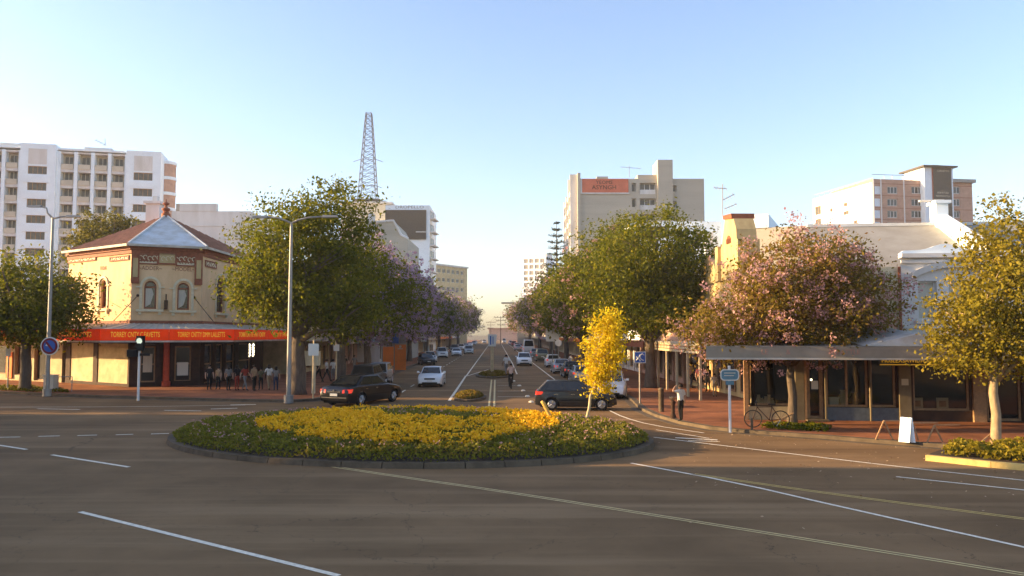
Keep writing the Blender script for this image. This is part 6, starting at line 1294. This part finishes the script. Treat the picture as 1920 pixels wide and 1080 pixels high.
gc = 'people under the red awning'
for x, y, sh, pa, h, ps, lb in ((392, 731, BLK, BLK, 1.7, 'stand', 'person in black at the left end of the crowd under the red awning'), (409, 730, TAN_, BLK, 1.55, 'stand', 'short person in tan top beside the dark doorway'), (428, 732, GRY, BLK, 1.68, 'stand', 'person in grey top and long dark trousers in the crowd'), (444, 732, BLK, RED_, 1.7, 'stand', 'person in black top and maroon trousers in the crowd'),
    (459, 732, RED_, GRY, 1.7, 'walk', 'person in red top walking below the lit sign'), (476, 733, TAN_, BLK, 1.72, 'stand', 'person in tan tee shirt and black trousers below the lit sign'), (489, 731, OLV, BLK, 1.5, 'stand', 'short person in dark clothes right of the tan tee shirt'), (504, 731, WHT, TAN_, 1.72, 'walk', 'person in white shirt and tan trousers near the awning end'), (517, 732, GRY, NAV, 1.62, 'stand', 'person in grey with hands down at the awning end')):
    person(lb, pg(x, y), R(random.Random(lb).uniform(120, 250)), sh, pa, h, ps, skin=len(lb) % 3, group=gc, long_hair=len(lb) % 2 == 0)
gd = 'people on the far left pavement'
for x, y, sh, pa, h, ps, lb in ((597, 716, BLK, BLK, 1.8, 'walk', 'person all in black left of the tan sign post'), (612, 716, WHT, BLK, 1.8, 'walk', 'person in white shirt behind the tan sign post, left of the two'), (624, 714, WHT, GRY, 1.75, 'stand', 'person in white shirt behind the tan sign post, right of the two'), (646, 701, BLK, TAN_, 1.75, 'stand', 'person in black top behind the dark four wheel drive'), (664, 699, GRY, GRY, 1.75, 'walk', 'person in grey farther along the left pavement'), (838, 668, CRM, CRM, 1.8, 'stand', 'pale figure standing between parked white cars')):
    person(lb, pg(x, y), R(random.Random(lb).uniform(-60, 60) + (180 if x % 2 else 0)), sh, pa, h, ps, skin=len(lb) % 3, group=gd)
ge = 'people on the right pavement'
for x, y, sh, pa, h, ps, lb in ((1221, 712, CRM, TAN_, 1.7, 'walk', 'person in cream under the striped awning, farthest left'), (1252, 716, TAN_, BLK, 1.75, 'walk', 'person in tan top and dark trousers under the striped awning'), (1296, 727, CRM, NAV, 1.75, 'stand', 'person in checked cream top below the pink blossom'), (1312, 732, RED_, BLK, 1.65, 'stand', 'person in dark red behind the person in loose white shirt'), (1328, 735, BLK, BLK, 1.7, 'stand', 'person in black beside the right corner pillar'), (1340, 744, CRM, TAN_, 1.4, 'stand', 'child in cream beside the right corner pillar'), (1070, 694, WHT, RED_, 1.7, 'walk', 'person in white top and red skirt beyond the silver parked cars')):
    person(lb, pg(x, y), R(random.Random(lb).uniform(0, 360)), sh, pa, h, ps, skin=len(lb) % 3, group=ge)
flush_people()
# lettering becomes plain mesh
dg = bpy.context.evaluated_depsgraph_get()
for o in [q for q in bpy.data.objects if q.type == 'FONT']:
    me = bpy.data.meshes.new_from_object(o.evaluated_get(dg)); n = bpy.data.objects.new('lettering', me); COL.objects.link(n); n.parent = o.parent; n.matrix_local = o.matrix_local.copy()
    if not me.materials: me.materials.append(o.data.materials[0])
    bpy.data.objects.remove(o)

for x, y, lb in ((1411, 697, 'small lit pendant lamp inside the window above the cream panel'), (1521, 712, 'small lit pendant lamp inside the shop door')):
    u, z = FR_.on(x, y, -.9); c = FR_.p(u, z, -.9); m = MB(); m.lathe([(.02, -.05), (.05, -.02), (.05, .02), (.02, .05)], c, seg=10); m.tube([c + Z * .05, Vector((c.x, c.y, 3.2))], .008, 4, 1); single(m, 'pendant_lamp', lb, 'lamp', ['lamp_on', 'black'], c)
# ------------------------------------------------------------------ air: pale haze over the whole place
m = MB(); m.bx(-420, 420, -60, 700, -1.2, 60); hz_ = m.build('haze', 'kerb'); hz_['kind'] = 'stuff'; hz_['label'] = 'thin pale haze in the evening air'; hz_.data.materials.clear()
hm_ = bpy.data.materials.new('haze'); hm_.use_nodes = True; t = hm_.node_tree; t.nodes.clear(); out = t.nodes.new('ShaderNodeOutputMaterial'); pv = t.nodes.new('ShaderNodeVolumePrincipled')
pv.inputs['Color'].default_value = (1.0, .97, .92, 1); pv.inputs['Density'].default_value = 0.00032; pv.inputs['Anisotropy'].default_value = .1; t.links.new(pv.outputs[0], out.inputs['Volume']); hz_.data.materials.append(hm_)
